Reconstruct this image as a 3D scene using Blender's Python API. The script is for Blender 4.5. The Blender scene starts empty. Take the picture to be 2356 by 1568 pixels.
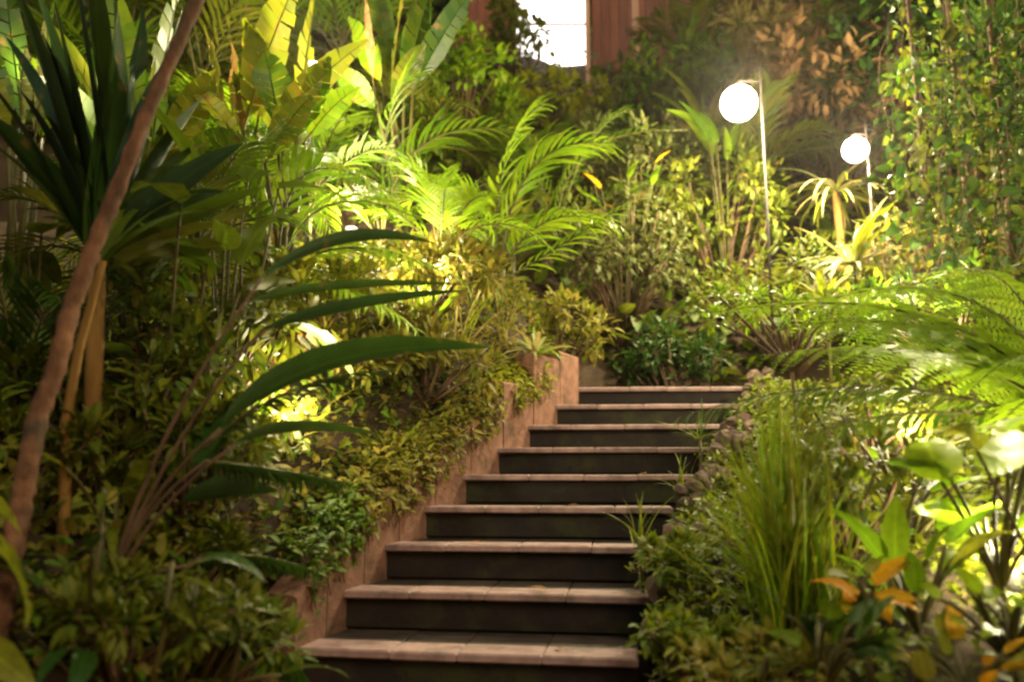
import bpy, math, random
import numpy as np
from mathutils import Vector, Matrix

random.seed(7)
rng = np.random.default_rng(7)
scene = bpy.context.scene
COL = scene.collection

# ------------------------------------------------------------------ camera
CAM_Z, PITCH, FPX = 1.625, 0.155, 1900.0
cam_d = bpy.data.cameras.new('camera')
cam = bpy.data.objects.new('camera', cam_d)
COL.objects.link(cam)
cam.location = (0, 0, CAM_Z)
cam.rotation_euler = (math.pi / 2 + PITCH, 0, 0)
cam_d.sensor_width = 36
cam_d.lens = FPX / 2356 * 36
cam_d.clip_start = 0.05
cam_d.clip_end = 300
cam_d.dof.use_dof = True
cam_d.dof.focus_distance = 4.2
cam_d.dof.aperture_fstop = 1.2
scene.camera = cam

# ------------------------------------------------------------------ night sky, faint moon-like sun
SUN_EL, SUN_AZ = math.radians(50), math.radians(150)
w = bpy.data.worlds.new('World')
scene.world = w
w.use_nodes = True
nt = w.node_tree
bg = nt.nodes['Background']
sky = nt.nodes.new('ShaderNodeTexSky')
sky.sky_type = 'NISHITA'
sky.sun_disc = False
sky.sun_elevation = math.radians(4)
sky.sun_rotation = SUN_AZ
nt.links.new(sky.outputs[0], bg.inputs[0])
bg.inputs[1].default_value = 0.03
sl = bpy.data.lights.new('sun', 'SUN')
sl.energy = 1.2
sl.angle = math.radians(25)
sl.color = (1, 0.86, 0.62)
sun = bpy.data.objects.new('sun', sl)
COL.objects.link(sun)
sdir = Vector((math.sin(SUN_AZ) * math.cos(SUN_EL), math.cos(SUN_AZ) * math.cos(SUN_EL), math.sin(SUN_EL)))
sun.rotation_euler = sdir.to_track_quat('Z', 'Y').to_euler()

scene.view_settings.view_transform = 'Standard'
scene.view_settings.look = 'None'
scene.view_settings.exposure = 1.0
scene.view_settings.gamma = 1.0
scene.cycles.use_denoising = True
scene.cycles.max_bounces = 6
scene.cycles.diffuse_bounces = 3
scene.cycles.glossy_bounces = 2
scene.cycles.transmission_bounces = 4
scene.cycles.volume_bounces = 0
scene.cycles.sample_clamp_indirect = 4.0
scene.cycles.filter_width = 2.4


# ------------------------------------------------------------------ helpers
def P(u, v, d):
    """point seen at (u, v) of a 2356 x 1568 frame, d metres ahead of the camera"""
    x, y = (u - 1178) / FPX, -(v - 784) / FPX
    c, s = math.cos(PITCH), math.sin(PITCH)
    fw, up = c - y * s, s + y * c
    k = d / fw
    return Vector((x * k, d, CAM_Z + up * k))


def V(*a):
    return Vector(a)


MATS = {}


def node_mat(name):
    m = bpy.data.materials.new(name)
    m.use_nodes = True
    n = m.node_tree.nodes
    return m, n, m.node_tree.links, n['Principled BSDF']


def rnd(n, l, op, a, b):
    q = n.new('ShaderNodeMath')
    q.operation = op
    for i, x in enumerate((a, b)):
        if isinstance(x, (int, float)):
            q.inputs[i].default_value = x
        else:
            l.new(x, q.inputs[i])
    return q.outputs[0]


def leaf_mat(name, c1, c2, trans=0.35, rough=0.45, spot=(0.16, 0.09, 0.025), amount=0.62):
    m, n, l, b = node_mat(name)
    oi = n.new('ShaderNodeObjectInfo')
    ge = n.new('ShaderNodeNewGeometry')
    f = rnd(n, l, 'FRACT', rnd(n, l, 'ADD', oi.outputs['Random'], ge.outputs['Random Per Island']), 0)
    mx = n.new('ShaderNodeMix')
    mx.data_type = 'RGBA'
    mx.inputs[6].default_value = (*c1, 1)
    mx.inputs[7].default_value = (*c2, 1)
    l.new(f, mx.inputs[0])
    tc = n.new('ShaderNodeTexCoord')
    no = n.new('ShaderNodeTexNoise')
    no.inputs['Scale'].default_value = 9
    no.inputs['Detail'].default_value = 5
    l.new(tc.outputs['Object'], no.inputs['Vector'])
    rp = n.new('ShaderNodeMapRange')
    rp.inputs[1].default_value = amount
    rp.inputs[2].default_value = amount + 0.12
    l.new(no.outputs[0], rp.inputs[0])
    m2 = n.new('ShaderNodeMix')
    m2.data_type = 'RGBA'
    l.new(mx.outputs[2], m2.inputs[6])
    m2.inputs[7].default_value = (*spot, 1)
    l.new(rp.outputs[0], m2.inputs[0])
    hs = n.new('ShaderNodeHueSaturation')
    l.new(m2.outputs[2], hs.inputs['Color'])
    at = n.new('ShaderNodeAttribute')
    at.attribute_name = 'blade_map'
    sx = n.new('ShaderNodeSeparateXYZ')
    l.new(at.outputs['Vector'], sx.inputs[0])
    ph = rnd(n, l, 'ADD', rnd(n, l, 'MULTIPLY', sx.outputs[1], 150.0), rnd(n, l, 'MULTIPLY', sx.outputs[0], 26.0))
    vein = rnd(n, l, 'MULTIPLY', rnd(n, l, 'SINE', ph, 0), 0.10)
    rib = rnd(n, l, 'MULTIPLY', rnd(n, l, 'POWER', sx.outputs[0], 14.0), 0.55)
    vv = rnd(n, l, 'ADD', rnd(n, l, 'ADD', rnd(n, l, 'MULTIPLY', no.outputs[0], 0.9), 0.52), rnd(n, l, 'ADD', vein, rib))
    l.new(vv, hs.inputs['Value'])
    l.new(hs.outputs[0], b.inputs['Base Color'])
    b.inputs['Roughness'].default_value = rough
    bp = n.new('ShaderNodeBump')
    bp.inputs['Strength'].default_value = 0.35
    bp.inputs['Distance'].default_value = 0.004
    l.new(rnd(n, l, 'ADD', vein, rib), bp.inputs['Height'])
    l.new(bp.outputs[0], b.inputs['Normal'])
    b.inputs['Specular IOR Level'].default_value = 0.2
    t = n.new('ShaderNodeBsdfTranslucent')
    l.new(hs.outputs[0], t.inputs[0])
    ms = n.new('ShaderNodeMixShader')
    ms.inputs[0].default_value = trans
    l.new(b.outputs[0], ms.inputs[1])
    l.new(t.outputs[0], ms.inputs[2])
    l.new(ms.outputs[0], n['Material Output'].inputs[0])
    MATS[name] = m
    return m


def solid_mat(name, c1, c2, scale=6, rough=0.8, bump=0.3, stretch=(1, 1, 1), detail=8, spec=0.3, coord='Object', vary=0.25):
    m, n, l, b = node_mat(name)
    tc = n.new('ShaderNodeTexCoord')
    mp = n.new('ShaderNodeMapping')
    mp.inputs['Scale'].default_value = stretch
    l.new(tc.outputs[coord], mp.inputs[0])
    no = n.new('ShaderNodeTexNoise')
    no.inputs['Scale'].default_value = scale
    no.inputs['Detail'].default_value = detail
    no.inputs['Roughness'].default_value = 0.65
    l.new(mp.outputs[0], no.inputs['Vector'])
    rp = n.new('ShaderNodeMapRange')
    rp.inputs[1].default_value = 0.32
    rp.inputs[2].default_value = 0.68
    l.new(no.outputs[0], rp.inputs[0])
    mx = n.new('ShaderNodeMix')
    mx.data_type = 'RGBA'
    mx.inputs[6].default_value = (*c1, 1)
    mx.inputs[7].default_value = (*c2, 1)
    l.new(rp.outputs[0], mx.inputs[0])
    oi = n.new('ShaderNodeObjectInfo')
    hs = n.new('ShaderNodeHueSaturation')
    l.new(mx.outputs[2], hs.inputs['Color'])
    l.new(rnd(n, l, 'ADD', rnd(n, l, 'MULTIPLY', oi.outputs['Random'], vary), 1 - vary / 2), hs.inputs['Value'])
    l.new(hs.outputs[0], b.inputs['Base Color'])
    b.inputs['Roughness'].default_value = rough
    b.inputs['Specular IOR Level'].default_value = spec
    bp = n.new('ShaderNodeBump')
    bp.inputs['Strength'].default_value = bump
    bp.inputs['Distance'].default_value = 0.02
    l.new(no.outputs[0], bp.inputs['Height'])
    l.new(bp.outputs[0], b.inputs['Normal'])
    MATS[name] = m
    return m


def mossy(name, col, lo, hi, scale):
    """green stains with their own shape over a solid material"""
    m = MATS[name]
    n, l = m.node_tree.nodes, m.node_tree.links
    b = n['Principled BSDF']
    src = b.inputs['Base Color'].links[0].from_socket
    tc = n.new('ShaderNodeTexCoord')
    no = n.new('ShaderNodeTexNoise')
    no.inputs['Scale'].default_value = scale
    no.inputs['Detail'].default_value = 9
    no.inputs['Roughness'].default_value = .7
    l.new(tc.outputs['Object'], no.inputs['Vector'])
    rp = n.new('ShaderNodeMapRange')
    rp.inputs[1].default_value = lo
    rp.inputs[2].default_value = hi
    l.new(no.outputs[0], rp.inputs[0])
    mx = n.new('ShaderNodeMix')
    mx.data_type = 'RGBA'
    l.new(rp.outputs[0], mx.inputs[0])
    l.new(src, mx.inputs[6])
    mx.inputs[7].default_value = (*col, 1)
    l.new(mx.outputs[2], b.inputs['Base Color'])


def emit_mat(name, col, s):
    m, n, l, b = node_mat(name)
    b.inputs['Base Color'].default_value = (*col, 1)
    b.inputs['Emission Color'].default_value = (*col, 1)
    b.inputs['Emission Strength'].default_value = s
    MATS[name] = m
    return m


leaf_mat('dark', (.020, .055, .006), (.045, .085, .008), .28)
leaf_mat('bluegreen', (.016, .042, .020), (.03, .06, .022), .25, .32)
leaf_mat('mid', (.050, .120, .005), (.120, .170, .007), .38)
leaf_mat('olive', (.070, .110, .006), (.140, .140, .009), .38)
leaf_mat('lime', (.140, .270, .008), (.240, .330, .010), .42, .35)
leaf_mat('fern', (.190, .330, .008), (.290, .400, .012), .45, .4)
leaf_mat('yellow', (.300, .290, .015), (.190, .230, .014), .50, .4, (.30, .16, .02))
leaf_mat('golden', (.260, .200, .030), (.150, .180, .014), .40, .5, (.2, .09, .03))
leaf_mat('russet', (.250, .100, .030), (.200, .140, .035), .40, .5)
leaf_mat('dry', (.330, .190, .080), (.200, .110, .045), .35, .65)
leaf_mat('straw', (.400, .300, .110), (.280, .240, .060), .35, .6)
leaf_mat('orange', (.620, .270, .010), (.680, .400, .014), .45, .45)
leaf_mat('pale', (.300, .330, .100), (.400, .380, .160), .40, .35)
leaf_mat('grass', (.110, .160, .006), (.230, .230, .010), .42, .4)
leaf_mat('cover', (.055, .110, .006), (.150, .160, .010), .35, .5)
leaf_mat('bed', (.090, .150, .006), (.220, .230, .010), .4, .45)
leaf_mat('grey', (.070, .095, .020), (.130, .130, .030), .35, .5)
solid_mat('soil', (.022, .013, .007), (.055, .034, .016), 5, .95, .8)
solid_mat('terracotta', (.110, .050, .030), (.235, .115, .074), 9, .92, 1.0)
solid_mat('tread', (.200, .120, .108), (.360, .235, .212), 11, .62, .35)
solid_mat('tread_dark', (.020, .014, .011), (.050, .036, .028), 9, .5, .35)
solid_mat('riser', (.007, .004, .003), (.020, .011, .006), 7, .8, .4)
solid_mat('concrete', (.060, .036, .024), (.110, .070, .048), 7, .9, .4)
solid_mat('stone', (.090, .055, .040), (.260, .170, .125), 14, .9, .9, vary=.8, coord='Object')
solid_mat('bark', (.060, .026, .012), (.220, .100, .045), 16, .9, 1.0, (1, 1, .5))
solid_mat('bark_ochre', (.180, .090, .020), (.320, .180, .040), 9, .85, .7, (1, 1, .3))
solid_mat('stem', (.040, .040, .008), (.100, .080, .018), 12, .6, .3, (1, 1, .3))
solid_mat('woody', (.060, .032, .016), (.130, .075, .038), 12, .85, .6, (1, 1, .3))
solid_mat('board', (.160, .045, .025), (.260, .085, .045), 7, .6, .3, (3, 3, .4), vary=.4)
solid_mat('post', (.420, .220, .130), (.520, .300, .190), 8, .6, .2, (3, 3, .4))
solid_mat('metal', (.050, .046, .042), (.080, .072, .066), 20, .45, .1)
solid_mat('pole', (.018, .012, .010), (.030, .021, .018), 20, .6, .1)
solid_mat('roof', (.120, .050, .030), (.180, .080, .050), 8, .8, .4)
mossy('riser', (.022, .026, .004), .50, .66, 3.5)
mossy('tread', (.075, .055, .040), .50, .70, 4.5)
mossy('terracotta', (.050, .034, .014), .52, .68, 5)
mossy('bark', (.055, .038, .020), .50, .66, 7)
emit_mat('globe', (1, .93, .80), 14)
emit_mat('bulb', (1, .90, .70), 12)
emit_mat('window_glow', (1, .93, .88), 2.6)


class MB:
    """collects geometry in world coordinates"""
    def __init__(s):
        s.v, s.f = [], []

    def add(s, vs, fs):
        o = len(s.v)
        s.v += [tuple(p) for p in vs]
        s.f += [tuple(i + o for i in q) for q in fs]

    def tube(s, pts, radii, n=7, cap=True):
        pts = [Vector(p) for p in pts]
        if isinstance(radii, (int, float)):
            radii = [radii] * len(pts)
        vs, fs = [], []
        ref = V(.31, .92, .22)
        for i, p in enumerate(pts):
            t = (pts[min(i + 1, len(pts) - 1)] - pts[max(i - 1, 0)]).normalized()
            a = t.cross(ref).normalized()
            b = t.cross(a)
            for k in range(n):
                th = 2 * math.pi * k / n
                vs.append(p + (a * math.cos(th) + b * math.sin(th)) * radii[i])
        for i in range(len(pts) - 1):
            for k in range(n):
                k2 = (k + 1) % n
                fs.append((i * n + k, i * n + k2, (i + 1) * n + k2, (i + 1) * n + k))
        if cap:
            fs.append(tuple(range(n))[::-1])
            fs.append(tuple(range((len(pts) - 1) * n, len(pts) * n)))
        s.add(vs, fs)

    def box(s, c, sz, rz=0, bev=0.0):
        c = Vector(c)
        hx, hy, hz = sz[0] / 2, sz[1] / 2, sz[2] / 2
        R = Matrix.Rotation(rz, 3, 'Z')
        b = min(bev, hx * .9, hy * .9, hz * .9)
        if b <= 0:
            vs = [c + R @ V(x * hx, y * hy, z * hz) for z in (-1, 1) for y in (-1, 1) for x in (-1, 1)]
            s.add(vs, [(0, 2, 3, 1), (4, 5, 7, 6), (0, 1, 5, 4), (2, 6, 7, 3), (0, 4, 6, 2), (1, 3, 7, 5)])
            return
        rings = []
        for z, i in ((-hz, b), (-hz + b, 0), (hz - b, 0), (hz, b)):
            r = []
            for x, y in ((-1, -1), (1, -1), (1, 1), (-1, 1)):
                r.append(c + R @ V(x * (hx - i), y * (hy - i), z))
            rings.append(r)
        vs = [p for r in rings for p in r]
        fs = [(3, 2, 1, 0), (12, 13, 14, 15)]
        for q in range(3):
            for k in range(4):
                fs.append((q * 4 + k, q * 4 + (k + 1) % 4, q * 4 + 4 + (k + 1) % 4, q * 4 + 4 + k))
        s.add(vs, fs)

    def lathe(s, o, prof, n=20):
        o = Vector(o)
        vs, fs = [], []
        for r, z in prof:
            for k in range(n):
                a = 2 * math.pi * k / n
                vs.append(o + V(r * math.cos(a), r * math.sin(a), z))
        for i in range(len(prof) - 1):
            for k in range(n):
                fs.append((i * n + k, i * n + (k + 1) % n, (i + 1) * n + (k + 1) % n, (i + 1) * n + k))
        s.add(vs, fs)

    def mesh(s, name, mat, o=(0, 0, 0), smooth=True):
        return raw_mesh(name, s.v, s.f, mat, o, smooth)


def blade_map(me, n, rep=1):
    """per-vertex map of a blade: x = 1 at the midrib and 0 at the edge, y = way along"""
    a = np.zeros((n, 3), np.float32)
    i = np.arange(n)
    a[:, 0] = (i % 3 == 1)
    a[:, 1] = (i // 3) / max(1, n // 3 - 1)
    a = np.tile(a, (rep, 1))
    at = me.attributes.new('blade_map', 'FLOAT_VECTOR', 'POINT')
    at.data.foreach_set('vector', a.ravel())


def raw_mesh(name, v, f, mat, o=(0, 0, 0), smooth=True):
    me = bpy.data.meshes.new(name)
    o = Vector(o)
    me.from_pydata([Vector(p) - o for p in v], [], f)
    me.materials.append(MATS[mat])
    if smooth:
        me.polygons.foreach_set('use_smooth', [True] * len(me.polygons))
    me.update()
    return me


def link(name, data, parent=None):
    o = bpy.data.objects.new(name, data)
    COL.objects.link(o)
    o.parent = parent
    return o


def tag(o, label=None, cat=None, group=None, kind=None):
    if label:
        o['label'] = label
    if cat:
        o['category'] = cat
    if group:
        o['group'] = group
    if kind:
        o['kind'] = kind
    return o


class Thing:
    def __init__(s, name, label, cat, loc, group=None):
        s.o = Vector(loc)
        s.e = link(name, None)
        s.e.location = s.o
        s.e.empty_display_size = .1
        tag(s.e, label, cat, group)

    def part(s, name, mb, mat, parent=None, smooth=True):
        return link(name, mb.mesh(name, mat, s.o, smooth), parent or s.e)

    def leaf(s, name, me, base, d, up, sc, roll=0, parent=None):
        o = link(name, me, parent or s.e)
        o.matrix_basis = Matrix.Translation(Vector(base) - s.o) @ basis(d, up, roll).to_4x4() @ Matrix.Scale(sc, 4)
        return o


def basis(d, up, roll=0):
    y = Vector(d).normalized()
    x = y.cross(Vector(up))
    if x.length < 1e-4:
        x = y.cross(V(.7, .7, .1))
    x.normalize()
    z = x.cross(y)
    m = Matrix((x, y, z)).transposed()
    return m @ Matrix.Rotation(roll, 3, 'Y') if roll else m


# ---- leaf blades: unit length along +Y, normal +Z, drooping towards -Z
def prof(kind, t):
    if kind == 'strap':
        return min(1, .45 + t * 4) * (1 - t ** 3.2) if t < 1 else 0
    if kind == 'lance':
        return max(0, math.sin(math.pi * min(1, t ** .75))) ** .8
    if kind == 'ovate':
        return max(0, math.sin(math.pi * min(1, t ** .62))) ** .75
    if kind == 'paddle':
        return min(1, max(0, (t - .12) * 4.5)) ** .6 * (1 - max(0, t - .45) ** 2 / .3025) ** .7 if t < 1 else 0
    return 1 - t


def blade(kind, W, droop, fold, nseg, wave=0.0, seed=0):
    r = random.Random(seed)
    vs, fs = [], []
    y = z = 0.0
    for i in range(nseg + 1):
        t = i / nseg
        wd = max(W * prof(kind, t) / 2, .0008)
        a = droop * t ** 1.3
        vs += [(-wd, y - fold * wd * .2 + wave * r.uniform(-1, 1) * wd * .4, z + fold * wd + wave * r.uniform(-1, 1) * wd), (0, y, z),
               (wd, y - fold * wd * .2 + wave * r.uniform(-1, 1) * wd * .4, z + fold * wd + wave * r.uniform(-1, 1) * wd)]
        y += math.cos(a) / nseg
        z -= math.sin(a) / nseg
    for i in range(nseg):
        a = i * 3
        fs += [(a, a + 1, a + 4, a + 3), (a + 1, a + 2, a + 5, a + 4)]
    return np.array(vs), fs


LEAF = {}


def leaf_mesh(kind, W, droop, fold, mat, nseg=8, wave=0.0, seed=0):
    k = (kind, W, round(droop, 2), fold, mat, nseg, wave, seed)
    if k not in LEAF:
        v, f = blade(kind, W, droop, fold, nseg, wave, seed)
        LEAF[k] = raw_mesh('leaf', v, f, mat)
        blade_map(LEAF[k], len(v))
    return LEAF[k]


def scatter(name, blades, pos, d, up, sc, mat, o):
    """one mesh of many leaves; blades = list of (verts, faces) variants"""
    N = len(pos)
    pos, d, up, sc = np.asarray(pos, float), np.asarray(d, float), np.asarray(up, float), np.asarray(sc, float)
    d = d / np.linalg.norm(d, axis=1, keepdims=True)
    x = np.cross(d, up)
    x /= np.maximum(np.linalg.norm(x, axis=1, keepdims=True), 1e-6)
    z = np.cross(x, d)
    which = rng.integers(0, len(blades), N)
    VV, FF, off = [], [], 0
    for bi, (bv, bf) in enumerate(blades):
        q = np.where(which == bi)[0]
        if not len(q):
            continue
        M = np.stack([x[q], d[q], z[q]], 1) * sc[q][:, None, None]
        v = np.einsum('kj,njc->nkc', bv, M) + (pos[q] - np.array(o))[:, None, :]
        f = np.array(bf)[None] + (np.arange(len(q)) * len(bv))[:, None, None] + off
        VV.append(v.reshape(-1, 3))
        FF.append(f.reshape(-1, 4))
        off += len(q) * len(bv)
    VV, FF = np.concatenate(VV), np.concatenate(FF)
    me = bpy.data.meshes.new(name)
    me.vertices.add(len(VV))
    me.vertices.foreach_set('co', VV.ravel())
    me.loops.add(FF.size)
    me.loops.foreach_set('vertex_index', FF.ravel())
    me.polygons.add(len(FF))
    me.polygons.foreach_set('loop_start', np.arange(0, FF.size, 4))
    me.polygons.foreach_set('use_smooth', np.ones(len(FF), bool))
    me.materials.append(MATS[mat])
    me.update(calc_edges=True)
    if all(len(b[0]) == len(blades[0][0]) for b in blades):
        blade_map(me, len(blades[0][0]), N)
    return me


def bez(a, b, c, t):
    return a * (1 - t) ** 2 + b * (2 * t * (1 - t)) + c * t ** 2


def dirv(az, el):
    """az measured from +x towards +y"""
    return V(math.cos(az) * math.cos(el), math.sin(az) * math.cos(el), math.sin(el))


def U(a, b):
    return random.uniform(a, b)


# ------------------------------------------------------------------ terrain
SL, Y0, Z0 = .429, 3.0, 1.0


CX = [1067, 1135, 1190, 1252, 1325, 1380, 1435, 1485, 1527]
YAW, W, RISE, RUN = .150, 1.22, .151, .352
steps = []
for n in range(-2, 9):
    steps.append((P(CX[max(n, 0)], 800, Y0 + max(n, 0) * RUN).x - (n * .05 if n < 0 else 0), Y0 + n * RUN, Z0 + n * RISE, YAW - n * .012))
_sy = np.array([q[1] for q in steps])
_sx = np.array([q[0] for q in steps])
_sl = np.array([q[0] - math.cos(q[3]) * W / 2 for q in steps])
_sly = np.array([q[1] + math.sin(q[3]) * W / 2 for q in steps])
_sr = np.array([q[0] + math.cos(q[3]) * W / 2 for q in steps])
_sry = np.array([q[1] - math.sin(q[3]) * W / 2 for q in steps])


def lin(y, ys_, xs_):
    if y < ys_[0]:
        return xs_[0]
    if y > ys_[-1]:
        return xs_[-1] + (y - ys_[-1]) * .30
    return float(np.interp(y, ys_, xs_))


def left_x(y):
    return lin(y, _sly, _sl)


def right_x(y):
    return lin(y, _sry, _sr)


def stair_x(y):
    return lin(y, _sy, _sx)


def base(y):
    z = Z0 + (min(y, 5.75) - Y0) * SL
    if y > 6.5:
        z += (min(y, 30) - 6.5) * .95 - (.25 * (1 - math.exp(-(y - 6.5))))
    return z


def bank(d, y):
    return min(.40, d * 2.0) + min(.36, d * .45) + min(.5, max(0, d - .8) * .14) + min(.2, max(0, y - 3.2) * .12) * min(1, d * 3)


def on_left(off, d, dz=0):
    x = left_x(d) - off
    return V(x, d, g(x, d) + dz)


def g(x, y):
    z = base(y)
    k = x - stair_x(y)
    lx, rx = left_x(y) - .11, right_x(y) + .06
    if y < 6.6:
        if x < lx:
            z += -.16 + bank(lx - x, y)
        elif x > rx:
            z += -.10 + min(1.2, (x - rx) * .14) + min(.32, (x - rx) * .42) * min(1, max(0, 4.3 - y))
        else:
            z -= .34
    else:
        t = min(1, (y - 6.6) / 1.0)
        if x < lx:
            z += (-.16 + bank(lx - x, y)) * max(0, 1 - (y - 6.6) / 4)
        z += (.15 * t if k < 0 else .05 * t) + min(1.2, abs(k) * .15)
    z += .04 * math.sin(x * 3.1 + y * 1.7) + .03 * math.sin(x * 7.3 - y * 5.1)
    return z


def on(u, d, dz=0):
    p = P(u, 800, d)
    return V(p.x, d, g(p.x, d) + dz)


xs = np.concatenate([np.linspace(-40, -5, 18), np.linspace(-4.8, 6.4, 100), np.linspace(7, 45, 20)])
ys = np.concatenate([np.linspace(-8, 1, 10), np.linspace(1.2, 8.4, 70), np.linspace(8.8, 45, 50)])
gv = [(x, y, g(x, y)) for y in ys for x in xs]
nx = len(xs)
gf = [(j * nx + i, j * nx + i + 1, (j + 1) * nx + i + 1, (j + 1) * nx + i) for j in range(len(ys) - 1) for i in range(nx - 1)]
tag(link('ground', raw_mesh('ground', gv, gf, 'soil')), kind='structure')

# ------------------------------------------------------------------ staircase
st = Thing('garden_staircase', 'straight flight of garden steps with pinkish treads and dark risers', 'stairs', (-.2, 2.6, .7))
for k, (x, y, z, yaw) in enumerate(steps):
    last = k == len(steps) - 1
    rx, ry = V(math.cos(yaw), -math.sin(yaw), 0), V(math.sin(yaw), math.cos(yaw), 0)
    c = V(x, y, z)
    dep = RUN + .16 if not last else 1.0
    core = MB()
    core.box(c + ry * (dep / 2 + .05) - V(0, 0, .2), (W - .02, dep - .02, .30), -yaw)
    step = st.part('step', core, 'concrete', smooth=False)
    rb = MB()
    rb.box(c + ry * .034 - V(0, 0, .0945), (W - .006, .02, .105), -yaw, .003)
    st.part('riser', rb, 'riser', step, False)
    cuts = [0, .26 + U(-.04, .04), .5 + U(-.03, .03), .76 + U(-.04, .04), 1]
    nd = .165
    for a, b in zip(cuts, cuts[1:]):
        wd = (b - a) * W - .0025
        ctr = c + rx * ((a + b) / 2 - .5) * W - V(0, 0, .016 + U(0, .003))
        tb = MB()
        tb.box(ctr + ry * (nd / 2), (wd, nd, .032), -yaw + U(-.006, .006), .006)
        st.part('nosing_slab', tb, 'tread', step, False)
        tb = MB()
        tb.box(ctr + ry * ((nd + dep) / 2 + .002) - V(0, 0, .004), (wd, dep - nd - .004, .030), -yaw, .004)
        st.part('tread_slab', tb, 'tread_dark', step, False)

# stepped cheek wall on the left of the steps
cw = Thing('cheek_wall', 'low terracotta rendered curb wall sloping up along the left of the steps', 'wall', (-1, 2.6, .8))


def left_end(k):
    k = max(0, min(len(steps) - 1, k + 2))
    i = min(len(steps) - 2, int(k))
    f = k - i
    e = []
    for (x, y, z, yaw) in (steps[i], steps[i + 1]):
        e.append(V(x - math.cos(yaw) * W / 2, y + math.sin(yaw) * W / 2, z))
    return e[0].lerp(e[1], f)


for (k0, k1, h0, h1) in ((-.10, .62, .10, .10), (.62, 1.5, .10, .11), (1.5, 2.4, .11, .12), (2.4, 3.3, .12, .13), (3.3, 4.2, .13, .14), (4.2, 5.2, .14, .17), (5.22, 6.2, .26, .22), (6.22, 7.2, .33, .26), (7.2, 8.0, .24, .20)):
    a, b2 = left_end(k0), left_end(k1)
    za, zb = Z0 + k0 * RISE, Z0 + k1 * RISE
    d = V(b2.x - a.x, b2.y - a.y, 0)
    a, b2 = a + d.normalized() * .004, b2 - d.normalized() * .004
    sd = V(-d.y, d.x, 0).normalized()
    ta, tb2 = za + .10 + h0, zb + .10 + h1
    if k0 > 5.2:
        tb2 = ta
    m = MB()
    vs = []
    for (p, tp_) in ((a, ta), (b2, tb2)):
        for off, dz in ((-.006, -.012), (.012, 0), (.115, 0), (.13, -.012)):
            vs.append(V(p.x, p.y, tp_ + dz + U(-.004, .004)) + sd * off)
        vs.append(V(p.x, p.y, za - .4) + sd * .13)
        vs.append(V(p.x, p.y, za - .4) + sd * -.006)
    m.add(vs, [(0, 1, 7, 6), (1, 2, 8, 7), (2, 3, 9, 8), (3, 4, 10, 9), (4, 5, 11, 10), (5, 0, 6, 11), (5, 4, 3, 2, 1, 0), (6, 7, 8, 9, 10, 11)])
    link('wall_block', m.mesh('wall_block', 'terracotta', cw.o, False), cw.e)

# rubble stones edging the right of the steps
se = Thing('stone_edging', 'row of rough pinkish stones edging the right side of the steps', 'edging', (.5, 2.7, .9))
stone_meshes = []
for q in range(6):
    import bmesh
    bm = bmesh.new()
    bmesh.ops.create_icosphere(bm, subdivisions=2, radius=1)
    r = random.Random(q)
    for v in bm.verts:
        v.co *= 1 + r.uniform(-.22, .22)
    me = bpy.data.meshes.new('stone')
    bm.to_mesh(me)
    bm.free()
    me.materials.append(MATS['stone'])
    me.polygons.foreach_set('use_smooth', [False] * len(me.polygons))
    stone_meshes.append(me)
for i in range(96):
    t = i / 95
    k = -1.2 + t * 9.6
    y = Y0 + k * RUN + U(-.05, .05) - .08
    xr = right_x(y) + .06 + U(-.04, .13)
    s = U(.028, .058)
    o = link('stone', stone_meshes[i % 6], se.e)
    o.location = V(xr, y, Z0 + k * RISE + U(-.07, .06)) - se.o
    o.rotation_euler = (U(0, 6), U(0, 6), U(0, 6))
    o.scale = (s * U(.8, 1.3), s * U(.8, 1.3), s * U(.6, 1.1))


# ------------------------------------------------------------------ lamps
def point(parent, loc, o, energy, radius, col=(1, .86, .53)):
    l = bpy.data.lights.new('lamp_light', 'POINT')
    l.energy = energy
    l.shadow_soft_size = radius
    l.color = col
    ob = link('lamp_light', l, parent)
    ob.location = Vector(loc) - Vector(o)


def globe_lamp(label, p, r, energy, side):
    gz = g(p.x + side, p.y)
    t = Thing('garden_lamp', label, 'lamp', (p.x + side, p.y, gz), 'lit lamps on poles')
    m = MB()
    top = p.z + r * 2.2
    m.tube([V(p.x + side, p.y, gz - .1), V(p.x + side, p.y, (gz + top) / 2), V(p.x + side, p.y, top)], [.012, .011, .009], 10)
    t.part('pole', m, 'pole')
    m = MB()
    m.tube([V(p.x + side, p.y, p.z + r * 1.3), V(p.x, p.y, p.z + r * 1.3), V(p.x, p.y, p.z + r * 1.05)], .008, 8)
    t.part('bracket', m, 'pole')
    m = MB()
    m.lathe(p + V(0, 0, r * .98), [(0.001, .03), (r * .16, .03), (r * .26, .015), (r * .28, 0), (0.001, 0)], 16)
    t.part('cap', m, 'metal')
    m = MB()
    m.lathe(p, [(max(.001, r * math.sin(a)), -r * math.cos(a)) for a in np.linspace(0, math.pi, 13)], 24)
    gl = t.part('globe', m, 'globe')
    gl.visible_shadow = True
    point(t.e, p + V(-.05, -r - .10, -.05), t.o, energy, .10)


globe_lamp('bright white globe lamp hung from a thin pole above the bank', P(1700, 238, 6.5), .15, 380, .19)
globe_lamp('smaller lit globe lamp above the drooping straw-coloured leaves', P(1968, 345, 6.6), .105, 240, .10)


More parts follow.
